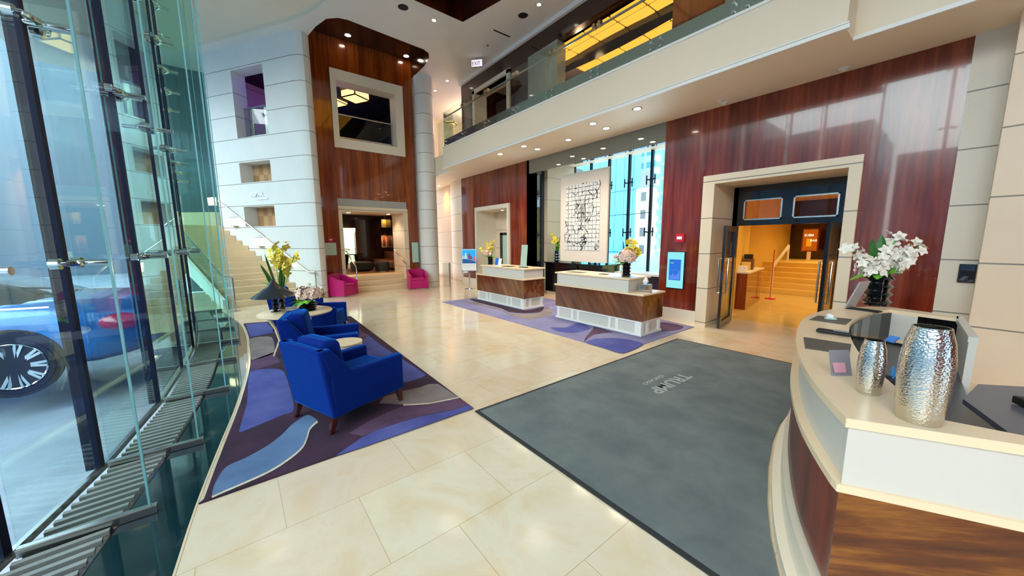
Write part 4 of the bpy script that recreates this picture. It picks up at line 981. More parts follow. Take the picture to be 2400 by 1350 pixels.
# ---- signs and devices on walls
FACE = {}
def wall_plate(label, name, cat, pTL, pBR, proj, mat, frame=None, depth=.025, axis='Y'):
    """flat plate on a wall from two opposite corners in room coordinates"""
    t = thing(name, label, cat, tuple((Vector(pTL) + Vector(pBR)) / 2), world=True)
    x0, x1 = sorted((pTL[0], pBR[0])); y0, y1 = sorted((pTL[1], pBR[1])); z0, z1 = sorted((pTL[2], pBR[2]))
    b = MB(); f = .012
    if axis == 'Y':
        if frame: c = MB(); c.box(x0 - f, x1 + f, proj - depth, proj + .04, z0 - f, z1 + f); c.build('frame', frame, t)
        b.box(x0, x1, proj - depth - .006, proj - depth + .004, z0, z1)
    else:
        if frame: c = MB(); c.box(proj - .04, proj + depth, y0 - f, y1 + f, z0 - f, z1 + f); c.build('frame', frame, t)
        b.box(proj + depth - .004, proj + depth + .006, y0, y1, z0, z1)
    t['_f'] = 1; fp = b.build('face_plate', mat, t); FACE[t.name] = fp; return t
t = wall_plate('tall aqua touch screen kiosk mounted on the mahogany wall near the longer desk', 'wall_screen', 'screen', (-4.035, 0, 1.56), (-3.665, 0, .765), WY, 'screen_face', 'black', .05)
b = MB(); b.box(-3.985, -3.725, WY - .062, WY - .056, .94, 1.40); sub(b.build('display', 'screen_pic'), FACE[t.name])
b = MB()
random.seed(4)
for k in range(7):
    x0 = -3.97 + k * .033; b.box(x0, x0 + .03, WY - .066, WY - .062, .96, 1.03 + random.random() * .13)
b.box(-3.95, -3.76, WY - .065, WY - .062, 1.165, 1.172)
sub(b.build('skyline', 'screen_pic2'), FACE[t.name])
b = MB(); b.box(-3.96, -3.88, WY - .065, WY - .062, 1.315, 1.325); sub(b.build('caption_bar', 'paper'), FACE[t.name])
t = wall_plate('red fire alarm pull on the mahogany wall above the aqua screen', 'fire_alarm', 'alarm', (-3.87, 0, 1.95), (-3.71, 0, 1.79), WY, 'red', 'red', .04)
b = MB(); b.box(-3.85, -3.74, WY - .055, WY - .045, 1.84, 1.90); b.build('alarm_bar', 'paper', t)
t = wall_plate('square white information plate on the mahogany panel above the angled tub chair', 'wall_sign', 'sign', (0, 2.50, 1.80), (0, 2.85, 1.38), XB, 'sign_plate', 'steel', .02, 'X')
b = MB(); [b.box(XB + .026, XB + .029, 2.57, 2.57 + l, z, z + .012) for l, z in ((.02, 1.70), (.12, 1.60), (.09, 1.57))]; b.build('print_lines', 'steel', t)
wall_plate('tall frosted green plate on the mahogany panel between doorway and column', 'wall_sign', 'sign', (0, 5.64, 1.79), (0, 5.92, .98), XB, 'sign_plate', 'black', .03, 'X')
t = wall_plate('small red fire alarm above the square plate on the end wall', 'fire_alarm', 'alarm', (0, 2.63, 1.99), (0, 2.75, 1.84), XB, 'red', 'red', .03, 'X')
b = MB(); b.box(XB + .036, XB + .042, 2.635, 2.745, 1.90, 1.93); b.build('alarm_bar', 'paper', t)
wall_plate('black framed dark wall panel on the stone wall above the curved counter', 'wall_panel', 'panel', (.035, 0, 1.475), (.155, 0, 1.255), WY - .05, 'dark_mirror', 'black_matte', .03)
# REBAR lettering on the white wall
t = thing('wall_lettering', 'white raised lettering between the two square niches of the white wall', 'sign', tuple(PW(1.9, 3.4, .02)), world=True)
b = MB(); text_mesh(b, 'REBAR', .19, PW(2.16, 3.36, .006), -WD, (0, 0, 1), .02, offset=.012, xs=1.0); b.build('letters', 'paper', t)
b = MB(); c = PW(1.66, 3.27, .012); b.obox(tuple(c), .50, .02, .05, math.atan2(WD.y, WD.x)); b.build('underline', 'paper', t)

# ---- stair with balustrade
st = thing('staircase', 'sandy stone staircase climbing along the white limestone wall behind the glazing', 'staircase', (-12.9, .7, 0), world=True)
NS = 14
def Rk(k): q = P0 + WN * .012 + WD * (.283 * (k - 1)); return (q.x, q.y)
LD = Vector((-.24, -.118))
def Lk(k): return (-12.54 + LD.x * (k - 1), -.31 + LD.y * (k - 1))
for k in range(1, NS + 1):
    b = MB(); z0 = .174 * (k - 1); z1 = .174 * k
    end = [Lk(NS + 1.6), Rk(NS + 1.6)]
    b.prism([Rk(k), Lk(k)] + [Lk(k + 2), Rk(k + 2)] if k < NS else [Rk(k), Lk(k)] + end, z0, z1)
    b.build('step', 'step_stone', st, bevel=.006)
b = MB(); a, c = Lk(1), Lk(NS + 1)
nx, ny = .12, -.05
b.hexa([(a[0] + .15, a[1], 0), (a[0] + .18, a[1] - .07, 0), (c[0], c[1] - .08, 2.0), (c[0], c[1], 2.0)], [(a[0] + .15, a[1], .28), (a[0] + .18, a[1] - .07, .28), (c[0], c[1] - .08, 2.7), (c[0], c[1], 2.7)])
b.build('stringer', 'trim_white', st)
hb = thing('glass_balustrade', 'glass stair balustrade with steel handrail on the open side of the staircase', 'balustrade', (-12.2, -.2, 0), world=True)
A = Vector((-11.98, -.11, 0)); B = Vector((-12.58, -.34, 0)); Cc = Vector((Lk(NS)[0], Lk(NS)[1], 0))
b = MB(); b.grid([[(A.x, A.y, .03), (B.x, B.y, .03), (Cc.x, Cc.y, 2.3)], [(A.x, A.y, .86), (B.x, B.y, .95), (Cc.x, Cc.y, 3.3)]], False); b.build('glass_panel', 'rail_glass', hb)
b = MB(); b.bar((A.x, A.y, 0), (A.x, A.y, .9), .05, .03); b.build('newel_post', 'steel', hb)
b = MB(); b.lathe([(.11, 0), (.11, .012), (.04, .02)], (A.x, A.y, 0), 20); b.build('post_base', 'steel', hb, smooth=True)
b = MB(); b.tube([(A.x, A.y, .9), (B.x + .05, B.y, .93), (Cc.x, Cc.y, 3.3)], .024, 8); b.build('handrail', 'steel', hb, smooth=True)
wr = thing('handrail', 'steel handrail climbing along the white wall beside the staircase', 'handrail', (-12.9, 1.8, 0), world=True)
b = MB(); b.tube([PW(-.38, .89, .05), PW(-.12, .89, .07), PW(.0, .96, .07), PW(3.70, 3.30, .07)], .024, 8); b.build('rail', 'steel', wr, smooth=True)
b = MB(); b.tube([PW(-.38, 0, .05), PW(-.38, .9, .05)], .02, 8); b.build('post', 'steel', wr, smooth=True)
for s, z in ((.45, 1.24), (1.25, 1.75), (2.1, 2.28), (2.95, 2.82)):
    b = MB(); b.tube([PW(s, z, 0), PW(s, z - .02, .06), PW(s, z + .02, .07)], .012, 6); b.build('bracket', 'steel', wr, smooth=True)
# sconces along the stair
def sconce(s, z, label, t0=.0):
    t = thing('wall_sconce', label, 'lamp', tuple(PW(s, z, .02)), world=True, group='square glowing stair sconces')
    b = MB(); an = math.atan2(WD.y, WD.x)
    c = PW(s, z, .07); d = Vector((WD.x, WD.y, 0))
    q = [PW(s - .12, z - .13, .0), PW(s + .12, z - .13, .0), PW(s + .12, z - .13, .1), PW(s - .12, z - .13, .1)]; p = [PW(s - .14, z + .13, .0), PW(s + .14, z + .13, .0), PW(s + .14, z + .13, .12), PW(s - .14, z + .13, .12)]
    b.hexa(q, p); b.build('glass_shade', 'lamp_soft', t)
    b = MB(); b.obox(tuple(PW(s, z + .14, .06)), .3, .13, .02, an); b.build('shade_cap', 'steel', t); b = MB(); b.obox(tuple(PW(s, z - .14, .05)), .25, .11, .02, an); b.build('shade_base', 'steel', t)
def s_at(x, y):
    d = sight(x, y); o = Vector((0, 0, H)); tt = (P0 - o).dot(WN) / d.dot(WN); q = o + d * tt; return (q - P0).dot(WD), q.z
for (x, y), lb in zip(((677, 614), (613, 567), (553, 520), (501, 473)), ('lowest glowing sconce on the white stair wall above the yellow flowers', 'glowing sconce under the handrail, second from the foot of the stair', 'glowing sconce close beside the lower square niche', 'topmost glowing sconce at the head of the stair')):
    s, z = s_at(x, y); sconce(s, z, lb)

# ---- doorway handrails in the lounge entrance
def small_rail(label, y):
    t = thing('handrail', label, 'handrail', (-13.3, y, 0), world=True)
    b = MB(); b.tube([(-13.28, y, 0), (-13.28, y, .90), (-13.32, y, .95), (-14.5, y, 1.48), (-14.6, y, 1.48)], .022, 8); b.build('rail', 'steel', t, smooth=True)
    b = MB(); b.lathe([(.06, 0), (.06, .01), (.02, .015)], (-13.28, y, 0), 16); b.build('post_base', 'steel', t)
small_rail('steel handrail on the entrance steps next to the angled tub chair', 3.36)
small_rail('steel handrail on the entrance steps next to the frosted green plate', 5.22)
t = thing('glass_guard', 'free standing narrow glass guard panel beside the round column', 'railing', (-12.85, 6.6, 0), world=True)
b = MB(); b.box(-13.2, -12.6, 6.72, 6.735, .0, .95); b.build('glass_panel', 'rail_glass', t)
b = MB(); b.box(-12.62, -12.58, 6.70, 6.755, 0, .97); b.build('post', 'steel', t)

# ---- lounge furniture seen through the doorway
def ottoman(label, x, y, r, h, z=.545):
    t = thing('ottoman', label, 'ottoman', (x, y, z)); b = MB(); b.lathe([(r * .94, .03), (r, .08), (r, h - .05), (r * .93, h)], n=24); b.build('cushion', 'black_matte', t, smooth=True)
    b = MB(); b.lathe([(r * .85, 0), (r * .85, .03)], n=20); b.build('plinth', 'chrome', t)
ottoman('round black ottoman just inside the lounge doorway', -15.35, 4.95, .30, .42)
b = MB(); b.box(-16.8, -15.9, 4.0, 4.75, .60, .95); t = thing('bench', 'low black bench on the brown carpet of the lounge', 'bench', (-16.3, 4.4, .545), world=True); b.build('cushion', 'black_matte', t, bevel=.04)
b = MB(); [b.box(x, x + .06, y, y + .06, .545, .60) for x in (-16.75, -16.0) for y in (4.05, 4.62)]; b.build('leg', 'chrome', t)
t = thing('dining_table', 'dark table with flared legs inside the lounge', 'table', (-17.9, 4.35, .545))
b = MB(); b.lathe([(.5, .68), (.5, .72)], n=24); b.build('tabletop', 'black', t)
for sx in (-.28, .28):
    b = MB(); b.hexa([(-.04, sx - .06, 0), (.04, sx - .06, 0), (.04, sx + .06, 0), (-.04, sx + .06, 0)], [(-.08, sx - .16, .68), (.08, sx - .16, .68), (.08, sx + .16, .68), (-.08, sx + .16, .68)]); b.build('leg', 'black', t)
t = thing('lounge_chair', 'brown leather chair beside the lounge doorway opening', 'chair', (-17.4, 3.35, .545))
b = MB(); b.box(-.3, .3, -.3, .3, .3, .62); b.build('seat', 'brown_leather', t, bevel=.06)
b = MB(); b.box(-.32, -.2, -.3, .3, .5, .85); b.build('backrest', 'brown_leather', t, bevel=.05)
for x, y in ((-.25, -.25), (.25, -.25), (-.25, .25), (.25, .25)):
    b = MB(); b.tube([(x, y, 0), (x * .9, y * .9, .32)], .02, 6); b.build('leg', 'black', t)
t = thing('sofa', 'brown sofa along the dark wall at the back of the lounge', 'sofa', (-17.7, 5.75, .545), world=True)
b = MB(); b.box(-18.5, -15.7, 5.5, 6.25, .62, .95); b.build('seat', 'brown_leather', t, bevel=.05)
b = MB(); b.box(-18.5, -15.7, 6.08, 6.3, .9, 1.32); b.build('backrest', 'brown_leather', t, bevel=.05)
for k, (py0, py1, lb) in enumerate(((513, 533, 'upper framed amber picture on the dark lounge wall'), (551, 580, 'lower framed red picture on the dark lounge wall'))):
    q0, q1 = PX(894, py0, -18.5), PX(908, py1, -18.5)
    t = thing('picture_frame', lb, 'picture', tuple(q1), world=True)
    b = MB(); b.box(-18.58, -18.54, q0.y, q1.y, q1.z, q0.z); b.build('frame', 'cream_top', t)
    b = MB(); b.box(-18.55, -18.53, q0.y + .06, q1.y - .06, q1.z + .06, q0.z - .06); b.build('canvas', ['gold_wall', plain('red_print', '#a8452c', .6)][k], t)
    b = MB(); b.tube([(-18.40, q0.y + .08, q0.z + .06), (-18.40, q1.y - .08, q0.z + .06)], .025, 8); b.tube([(-18.58, (q0.y + q1.y) / 2, q0.z + .06), (-18.40, (q0.y + q1.y) / 2, q0.z + .06)], .012, 6); b.build('picture_lamp', 'steel', t)
    L = spot('picture_beam', (-18.36, (q0.y + q1.y) / 2, q0.z + .04), 6, '#ffd090', 2.0, radius=.03, aim=(-18.56, (q0.y + q1.y) / 2, q1.z)); L.parent = t; L.matrix_parent_inverse = Matrix.Translation(-Vector(t['_w']))
t = thing('glass_guard', 'glass ramp guard in the bright corridor beyond the lounge', 'railing', (-19.5, 4.0, .545), world=True)
b = MB(); b.grid([[(-19.6, 3.5, .56), (-19.6, 4.72, .56)], [(-19.6, 3.5, 1.70), (-19.6, 4.72, 1.42)]], False); b.build('glass_panel', 'rail_glass', t)
b = MB(); b.tube([(-19.6, 3.5, .55), (-19.6, 3.5, 1.70), (-19.6, 4.72, 1.42)], .03, 8); b.build('handrail', 'trim_white', t, smooth=True)
for y in (3.9, 4.3): b = MB(); b.tube([(-19.6, y, .55), (-19.6, y, 1.6)], .02, 6); b.build('post', 'trim_white', t)
def exit_sign(label, loc, rz, w=.36, h=.22):
    t = thing('exit_sign', label, 'sign', loc, rz); b = MB(); b.box(-w / 2, w / 2, -.03, .03, 0, h); b.build('housing', 'steel', t)
    b = MB(); b.box(-w / 2 + .012, w / 2 - .012, -.034, -.029, .012, h - .012); b.build('sign_face', 'exit_face', t)
    b = MB(); text_mesh(b, 'EXIT', h * .72, (-w / 2 + .03, -.0345, h * .22), (1, 0, 0), (0, 0, 1), .003, xs=.82); b.build('letters', plain('purple_letter', '#5a1070', .6), t)
    b = MB(); b.tube([(0, 0, h), (0, 0, h + .08)], .012, 6); b.build('mount', 'steel', t)
exit_sign('lit exit sign hanging from the high ceiling near the balcony', (-10.9, 7.12, ZC - .30), PI / 2 * .0 + .75, .40, .24)
exit_sign('lit exit sign over the corridor behind the brown lounge', (-19.0, 4.1, 2.28), PI / 2, .36, .18)
# cube lanterns
def lantern(label, x, y, z, s, rz, group='amber cube lanterns'):
    t = thing('cube_lantern', label, 'lamp', (x, y, z), rz, group); b = MB(); b.box(-s / 2, s / 2, -s / 2, s / 2, 0, s * .8); b.build('shade', 'amber_dim', t)
    b = MB(); w = .014 * s / .6
    for a in (-1, 1):
        for c in (-1, 1):
            b.box(a * s / 2 - w, a * s / 2 + w, c * s / 2 - w, c * s / 2 + w, 0, s * .8)
            b.box(-s / 2, s / 2, a * s / 2 - w, a * s / 2 + w, (0 if c < 0 else s * .8) - w, (0 if c < 0 else s * .8) + w); b.box(a * s / 2 - w, a * s / 2 + w, -s / 2, s / 2, (0 if c < 0 else s * .8) - w, (0 if c < 0 else s * .8) + w)
    b.build('frame', 'black', t)
    b = MB(); b.tube([(0, 0, s * .8), (0, 0, max(s * .9, 7.9 - z))], .01, 6); b.build('cord', 'black', t)
q = PX(833, 232, -16.0); lantern('large amber cube lantern hanging in the upper framed opening', q.x, q.y, q.z, .75, .5)
q = PX(790, 243, -17.5); lantern('smaller amber cube lantern partly behind the white frame of the upper opening', q.x, q.y, q.z, .6, .5)
q = PY(1053, 293, 9.6); lantern('small amber cube lantern over the mezzanine beyond the column', q.x, q.y, q.z, .75, .75)
t = thing('ceiling_lamp_panel', 'large amber paper shade low inside the upper framed opening', 'lamp', (-17, 3.3, 5.6), .5)
b = MB(); b.box(-.5, .5, -.9, .9, 0, .35); b.build('shade', 'amber_dim', t, bevel=.05)
b = MB(); [b.box(-.505, .505, y - .012, y + .012, -.005, .355) for y in (-.4, .1, .5)]; b.build('frame', 'black', t)
t = thing('wall_lettering', 'thin dark script lettering on the pale mezzanine wall above the lantern', 'sign', (-14.5, 10.95, 7.0), world=True)
q = PY(1050, 268, 10.98); b = MB(); b.tube([(q.x + .03 * k, 10.985, q.z + .10 * math.sin(k * 1.9) * (1 if k % 7 else 2.2)) for k in range(46)], .014, 5); b.build('script_stroke', 'ink', t)

# ---- curved concierge counter
CT = [(-.22, 1.95), (-.33, 2.17), (-.44, 2.42), (-.55, 2.74), (-.68, 3.21), (-.78, 3.69), (-.835, 4.1), (-.84, 4.43), (-.80, 4.8), (-.70, 5.11), (-.57, 5.36), (-.40, 5.53)]
CTs = smooth(CT, 4)
INN = [(.22, 2.29), (-.00, 2.23), (-.16, 2.65), (-.30, 3.0), (-.40, 3.41), (-.47, 3.75), (-.52, 4.1), (-.53, 4.37), (-.52, 4.7), (-.49, 5.0), (-.44, 5.2), (-.38, 5.33), (-.19, 5.26), (.06, 5.19)]
cc = thing('concierge_counter', 'curved cream and mahogany concierge counter beside the grey mat', 'counter', (-.3, 3.6, 0), world=True)
top_out = CTs + [(.06, 5.35)]
front_far = (1.9, 3.08); inner_far = (1.9, 3.13)
def shell(z0, z1, off):
    """ring-shaped tier of the counter; off: pushed out from the top slab's outer edge"""
    o = []
    for k, p in enumerate(CTs):
        a, c = CTs[max(k - 1, 0)], CTs[min(k + 1, len(CTs) - 1)]; d = Vector((c[0] - a[0], c[1] - a[1])).normalized(); n = Vector((-d.y, d.x)); n = n if n.x < 0 else -n
        if k == 0: n = Vector((-.2, -.45))
        o.append((p[0] + n.x * off, p[1] + n.y * off))
    return [(front_far[0], front_far[1] - off)] + o + [(.06 + off, 5.35 + off)]
inner_ring = INN[::-1] + [(1.9, 3.20)]
def tier(name, off, z0, z1, mat, bev=0.0):
    bm = MB(); o = shell(z0, z1, off); i = INN[::-1]
    ring_ = o + i + [(1.9, 3.17)]
    bm.grid([[(x, y, z0) for x, y in ring_], [(x, y, z1) for x, y in ring_]], True); ngon_holes(bm, ring_, [], z0); ngon_holes(bm, ring_, [], z1)
    return bm.build(name, mat, cc, bevel=bev)
tier('top_slab', 0.0, 1.06, 1.10, 'cream_top', .006)
tier('upper_band', -.035, .80, 1.06, 'white')
tier('shelf_slab', 0.01, .765, .80, 'cream_top', .006)
bm = MB(); o = shell(0, 0, -.015)
bm.grid([[(x, y, .27) for x, y in o[1:]], [(x, y, .765) for x, y in o[1:]]], False); bm.build('wood_front', 'curved_wood', cc, smooth=True)
bm = MB(); bm.grid([[(o[0][0], o[0][1], .27), (o[1][0], o[1][1], .27)], [(o[0][0], o[0][1], .765), (o[1][0], o[1][1], .765)]], False); bm.build('wood_end', 'zebra_front', cc)
bm = MB(); o = shell(0, 0, .015); i = INN[::-1]; bm.grid([[(x, y, 0) for x, y in o], [(x, y, .235) for x, y in o]], False); ngon_holes(bm, o + i + [(1.9, 3.17)], [], .235)
o2 = shell(0, 0, .065); bm.grid([[(x, y, 0) for x, y in o2], [(x, y, .07) for x, y in o2]], False); ngon_holes(bm, o2 + i + [(1.9, 3.17)], [], .07)
bm.build('plinth', 'stone_plain', cc)
bm = MB(); bm.prism([(.06, 5.19), (.10, 5.19), (.155, 4.3), (.115, 4.3)], .0, 1.06); bm.prism([(.05, 5.36), (.09, 5.36), (.16, 4.3), (.11, 4.3), (.05, 5.19)], 1.06, 1.10); bm.build('end_panel', 'white', cc)
bm = MB(); inn = INN[:]; bm.grid([[(x + .012, y - .004, .74) for x, y in inn[2:]], [(x + .012, y - .004, 1.07) for x, y in inn[2:]]], False); bm.build('inner_lining', 'black', cc)
bm = MB(); bm.prism(INN[1:] + [(.16, 3.6), (.45, 3.3), (1.9, 3.35), (1.9, 3.15)], .70, .74); bm.build('worktop', plain('grey_worktop', '#4a4c54', .3), cc)
bm = MB(); bm.prism([(.16, 3.6), (.1, 3.2), (.3, 2.6), (1.6, 3.6), (1.2, 4.5)], .90, .93); bm.build('raised_worktop', plain('violet_grey_worktop', '#5a5a66', .3), cc)
# things on the counter
def hv(s, r): return [(r * .80, 0), (r * .84, s * .02), (r * .93, s * .2), (r * 1.0, s * .45), (r * .99, s * .65), (r * .88, s * .85), (r * .72, s * .97), (r * .70, s), (r * .64, s), (r * .66, s * .94), (r * .8, s * .6)]
b = MB(); b.lathe(hv(.395, .078), n=56, cap1=False); o = b.build('hammered_vase', 'hammered', smooth=True); o.location = (-.035, 2.155, 1.10); tag(o, 'large hammered silver vase at the near end of the curved counter', 'vase')
b = MB(); b.lathe(hv(.265, .05), n=40, cap1=False); o = b.build('hammered_vase', 'hammered', smooth=True); o.location = (-.205, 2.36, 1.10); tag(o, 'small slim hammered silver vase next to the photo cards on the counter', 'vase')
t = thing('photo_card', 'upright photo card with pink print beside the small silver vase', 'card', (-.33, 2.55, 1.10), .9)
b = MB(); b.hexa([(-.055, -.004, 0), (.055, -.004, 0), (.055, .0, 0), (-.055, .0, 0)], [(-.055, .03, .135), (.055, .03, .135), (.055, .034, .135), (-.055, .034, .135)]); b.build('print_card', plain('photo_grey', '#8a8488', .4), t)
b = MB(); b.hexa([(-.045, -.006, .02), (.02, -.006, .02), (.02, -.003, .03), (-.045, -.003, .03)], [(-.045, .01, .07), (.02, .01, .07), (.02, .014, .07), (-.045, .014, .07)]); b.build('pink_print', plain('pink_print', '#d89aa4', .5), t)
def flat(label, name, cat, px, z, quad, th, mat, parent=None):
    pts = [G(1840 + x / 2.646, 540 + y / 2.646, z + th) for x, y in quad]; c = sum(pts, Vector()) / len(pts)
    b = MB(); b.prism([(p.x - c.x, p.y - c.y) for p in pts], 0, th); o = b.build(name, mat); o.location = (c.x, c.y, z); tag(o, label, cat); return o
greypad = plain('charcoal_pad', '#5c5650', .5)
flat('charcoal pad on the counter between the handset and photo card', 'desk_pad', 'desk pad', 0, 1.10, [(115, 660), (410, 705), (400, 768), (125, 728)], .006, greypad)
flat('charcoal pad on the counter under the small tape dispenser', 'desk_pad', 'desk pad', 0, 1.10, [(150, 552), (205, 527), (415, 550), (375, 583)], .006, greypad)
t = thing('phone_handset', 'black handset and stapler lying on the counter between the two pads', 'phone', tuple(G(1840 + 300 / 2.646, 540 + 640 / 2.646, 1.11)), 1.1)
b = MB(); b.obox((0, 0, .012), .075, .20, .024, .5); b.build('body', 'black_matte', t, bevel=.008)
b = MB(); b.obox((.03, -.03, .02), .04, .09, .016, .5); b.build('grey_cap', plain('grey_plastic', '#8c8e90', .5), t, bevel=.004)
t = thing('tape_dispenser', 'small pale green tape dispenser on the charcoal pad', 'tape dispenser', tuple(G(1840 + 280 / 2.646, 540 + 552 / 2.646, 1.107)), .6)
b = MB(); b.box(-.04, .04, -.02, .02, 0, .02); b.build('base', 'sign_plate', t, bevel=.004)
b = MB(); b.tube([(-.005, -.014, .03), (-.005, .014, .03)], .022, 14); b.build('tape_roll', 'paper', t)
t = thing('tilted_screen', 'thin tilted screen on a dark base beside the white flowers', 'screen', tuple(G(1840 + 430 / 2.646, 540 + 488 / 2.646, 1.10)), -.25)
b = MB(); b.box(-.06, .20, -.05, .05, 0, .012); b.build('base', 'black_matte', t)
b = MB(); b.hexa([(-.05, -.10, .01), (-.035, -.10, .01), (-.035, .10, .01), (-.05, .10, .01)], [(.05, -.10, .30), (.065, -.10, .30), (.065, .10, .30), (.05, .10, .30)]); b.build('panel_sheet', plain('grey_screen', '#a9a4a4', .3), t)
arrangement('flower_arrangement', 'large white orchid bouquet in a black ringed vase on the curved counter', tuple(G(1840 + 562 / 2.646, 540 + 462 / 2.646, 1.10)), .34, .125,
            [spk(-.10, .03, .40, .07), spk(.02, .05, .44, .06), spk(.0, .0, .2, .06)],
            [blm(-.34, 0, .30, 11, .058), blm(-.14, -.04, .14, 16, .066), blm(-.22, -.02, .08, 13, .06), blm(.15, .02, .42, 14, .064), blm(.16, 0, .26, 13, .06), blm(.20, -.03, .12, 16, .064), blm(.38, 0, .30, 15, .06), blm(.27, 0, .22, 13, .058), blm(-.06, 0, .18, 12, .058)],
            [], [spk(-.38, -.05, -.06, .04), spk(-.15, -.12, -.04, .05), spk(.14, -.1, .0, .05), spk(.28, .0, .06, .05)], rnd=21, bm_mats=('white_petal', 'white_petal'))
# inside the counter
def slanted(label, name, cat, loc, w, d_, tilt, rz, mat, frame=None):
    t = thing(name, label, cat, loc, rz); c, s = math.cos(tilt), math.sin(tilt)
    b = MB(); b.hexa([(-w / 2, 0, 0), (w / 2, 0, 0), (w / 2, d_ * c, d_ * s), (-w / 2, d_ * c, d_ * s)], [(-w / 2, -.012 * s, .012 * c), (w / 2, -.012 * s, .012 * c), (w / 2, d_ * c - .012 * s, d_ * s + .012 * c), (-w / 2, d_ * c - .012 * s, d_ * s + .012 * c)])
    b.build('sheet', mat, t)
    if frame:
        b = MB(); b.hexa([(-w / 2 - .012, -.012 * c, -.012 * s), (w / 2 + .012, -.012 * c, -.012 * s), (w / 2 + .012, (d_ + .012) * c, (d_ + .012) * s), (-w / 2 - .012, (d_ + .012) * c, (d_ + .012) * s)], [(-w / 2 - .012, -.006 * s - .012 * c, .006 * c), (w / 2 + .012, -.006 * s - .012 * c, .006 * c), (w / 2 + .012, d_ * c, d_ * s + .006 * c), (-w / 2 - .012, d_ * c, d_ * s + .006)]); b.build('frame', frame, t)
    return t
q = G(2120, 745, .97); slanted('pale blue monitor screen inside the curved counter', 'monitor', 'screen', (q.x, q.y - .02, .88), .26, .17, 1.0, -.35, plain('blue_grey_screen', '#8fa2bc', .3), 'white')
q = G(2090, 765, .90); slanted('white paper sheet leaning inside the curved counter', 'paper_sheet', 'paper', (q.x, q.y - .02, .82), .16, .2, .5, -.9, 'paper')
q = G(2085, 790, .95); slanted('blue leaflet inside the curved counter near the small vase', 'leaflet', 'paper', (q.x, q.y, .90), .07, .08, .6, -.5, plain('blue_leaflet', '#4a86d8', .5))
b = MB(); b.box(-.06, .06, -.05, .05, 0, .13); t = thing('pen_holder', 'dark pen holder inside the curved counter behind the small vase', 'pen holder', (-.22, 3.55, .742)); b.build('cup', 'black_matte', t, bevel=.01)
b = MB(); [b.tube([(x, y, .1), (x * 1.6, y * 1.6, .2)], .006, 6) for x, y in ((-.03, .01), (.02, -.02), (.01, .03))]; b.build('pens', plain('blue_pen', '#3a8ad0', .4), t)
q = G(2340, 990, .93); b = MB(); b.obox((0, 0, .02), .3, .1, .04, .5); o = b.build('keyboard', 'black_matte', bevel=.005); o.location = (.42, 3.35, .935); tag(o, 'black keyboard on the violet grey worktop behind the large vase', 'keyboard')

# ---- alcove: back counters and the hung artwork
t = thing('service_counter', 'black back counter with stone base in the alcove behind the desks', 'counter', (-7.4, 8.9, 0), world=True)
b = MB(); b.box(-8.62, -6.3, 8.3, 9.05, .0, .14); b.build('plinth', 'stone_plain', t)
b = MB(); b.box(-8.64, -6.3, 8.25, 9.1, .14, 1.08); b.build('cabinet', 'black', t)
b = MB(); b.box(-8.66, -6.25, 8.2, 9.15, 1.08, 1.12); b.build('top_slab', 'black', t)
for x in (-8.3, -7.5, -6.7): b = MB(); b.box(x - .04, x + .04, 8.235, 8.25, .85, .87); b.build('handle', 'chrome', t)
t = thing('service_counter', 'dark back counter with a white edge beside the alcove window', 'counter', (-5, 8.9, 0), world=True)
b = MB(); b.box(-5.9, -4.3, 8.4, 9.0, 0, .90); b.build('cabinet', plain('aubergine_front', '#2a1c26', .3), t)
b = MB(); b.box(-5.95, -4.27, 8.35, 9.05, .90, .95); b.build('top_slab', 'white', t)
t = thing('monitor', 'grey monitor seen from behind on the black back counter', 'screen', (-6.75, 8.5, 1.12), .2)
b = MB(); b.box(-.33, .33, -.02, .02, .08, .36); b.build('screen_back', plain('grey_screen_back', '#6f7072', .4), t, bevel=.01)
b = MB(); b.box(-.12, .12, -.08, .1, 0, .012); b.box(-.03, .03, -.015, .015, .01, .1); b.build('stand', 'black_matte', t)
blotter('small black telephone pad on the black back counter below the artwork', -7.6, 8.55, 1.12, .2, .16, .1)
t = thing('hung_artwork', 'tall cream panel with white tile mosaic and black scribbled lines in the alcove', 'artwork', (-7.0, 8.2, 1.2), world=True)
YA = 8.10
TL, TRt, BR, BL = [PY(x, y, YA) for x, y in ((1315.6, 411), (1427.7, 391), (1420, 616), (1312, 612))]
ax0, ax1, az0, az1 = (TL.x + BL.x) / 2, (TRt.x + BR.x) / 2, (BL.z + BR.z) / 2, (TL.z + TRt.z) / 2
b = MB(); b.box(ax0, ax1, YA, YA + .06, az0, az1); b.build('panel_board', plain('artwork_linen', '#dccdbd', .7, var=.02), t, bevel=.005)
TL, TRt, BR, BL = [PY(1240 + x / 3.97, 300 + y / 3.97, YA) for x, y in ((345, 527), (668, 492), (656, 1140), (333, 1136))]
tx0, tx1, tz0, tz1 = (TL.x + BL.x) / 2, (TRt.x + BR.x) / 2, (BL.z + BR.z) / 2, (TL.z + TRt.z) / 2
random.seed(9); b = MB(); NXT, NZT = 10, 16; gx = []
for i in range(NXT):
    for j in range(NZT):
        w_, h_ = (tx1 - tx0) / NXT, (tz1 - tz0) / NZT; x0, z0 = tx0 + i * w_, tz0 + j * h_
        jit = lambda: random.uniform(.004, .026) if random.random() < .5 else .005
        edge = .03 if i in (0, NXT - 1) and random.random() < .4 else 0
        q = [(x0 + jit() + edge, z0 + jit()), (x0 + w_ - jit(), z0 + jit()), (x0 + w_ - jit() - edge, z0 + h_ - jit()), (x0 + jit(), z0 + h_ - jit())]
        vplate(b, q, YA, 0, .014)
b.build('mosaic_tiles', plain('mosaic_white', '#dcdad4', .4, var=.02), t)
b = MB(); b.box(tx0 + .02, tx1 - .02, YA - .003, YA + .001, tz0 + .02, tz1 - .02); b.build('grout_field', plain('grey_grout', '#8f918f', .8), t)
b = MB(); random.seed(12); W_, H_ = tx1 - tx0, tz1 - tz0
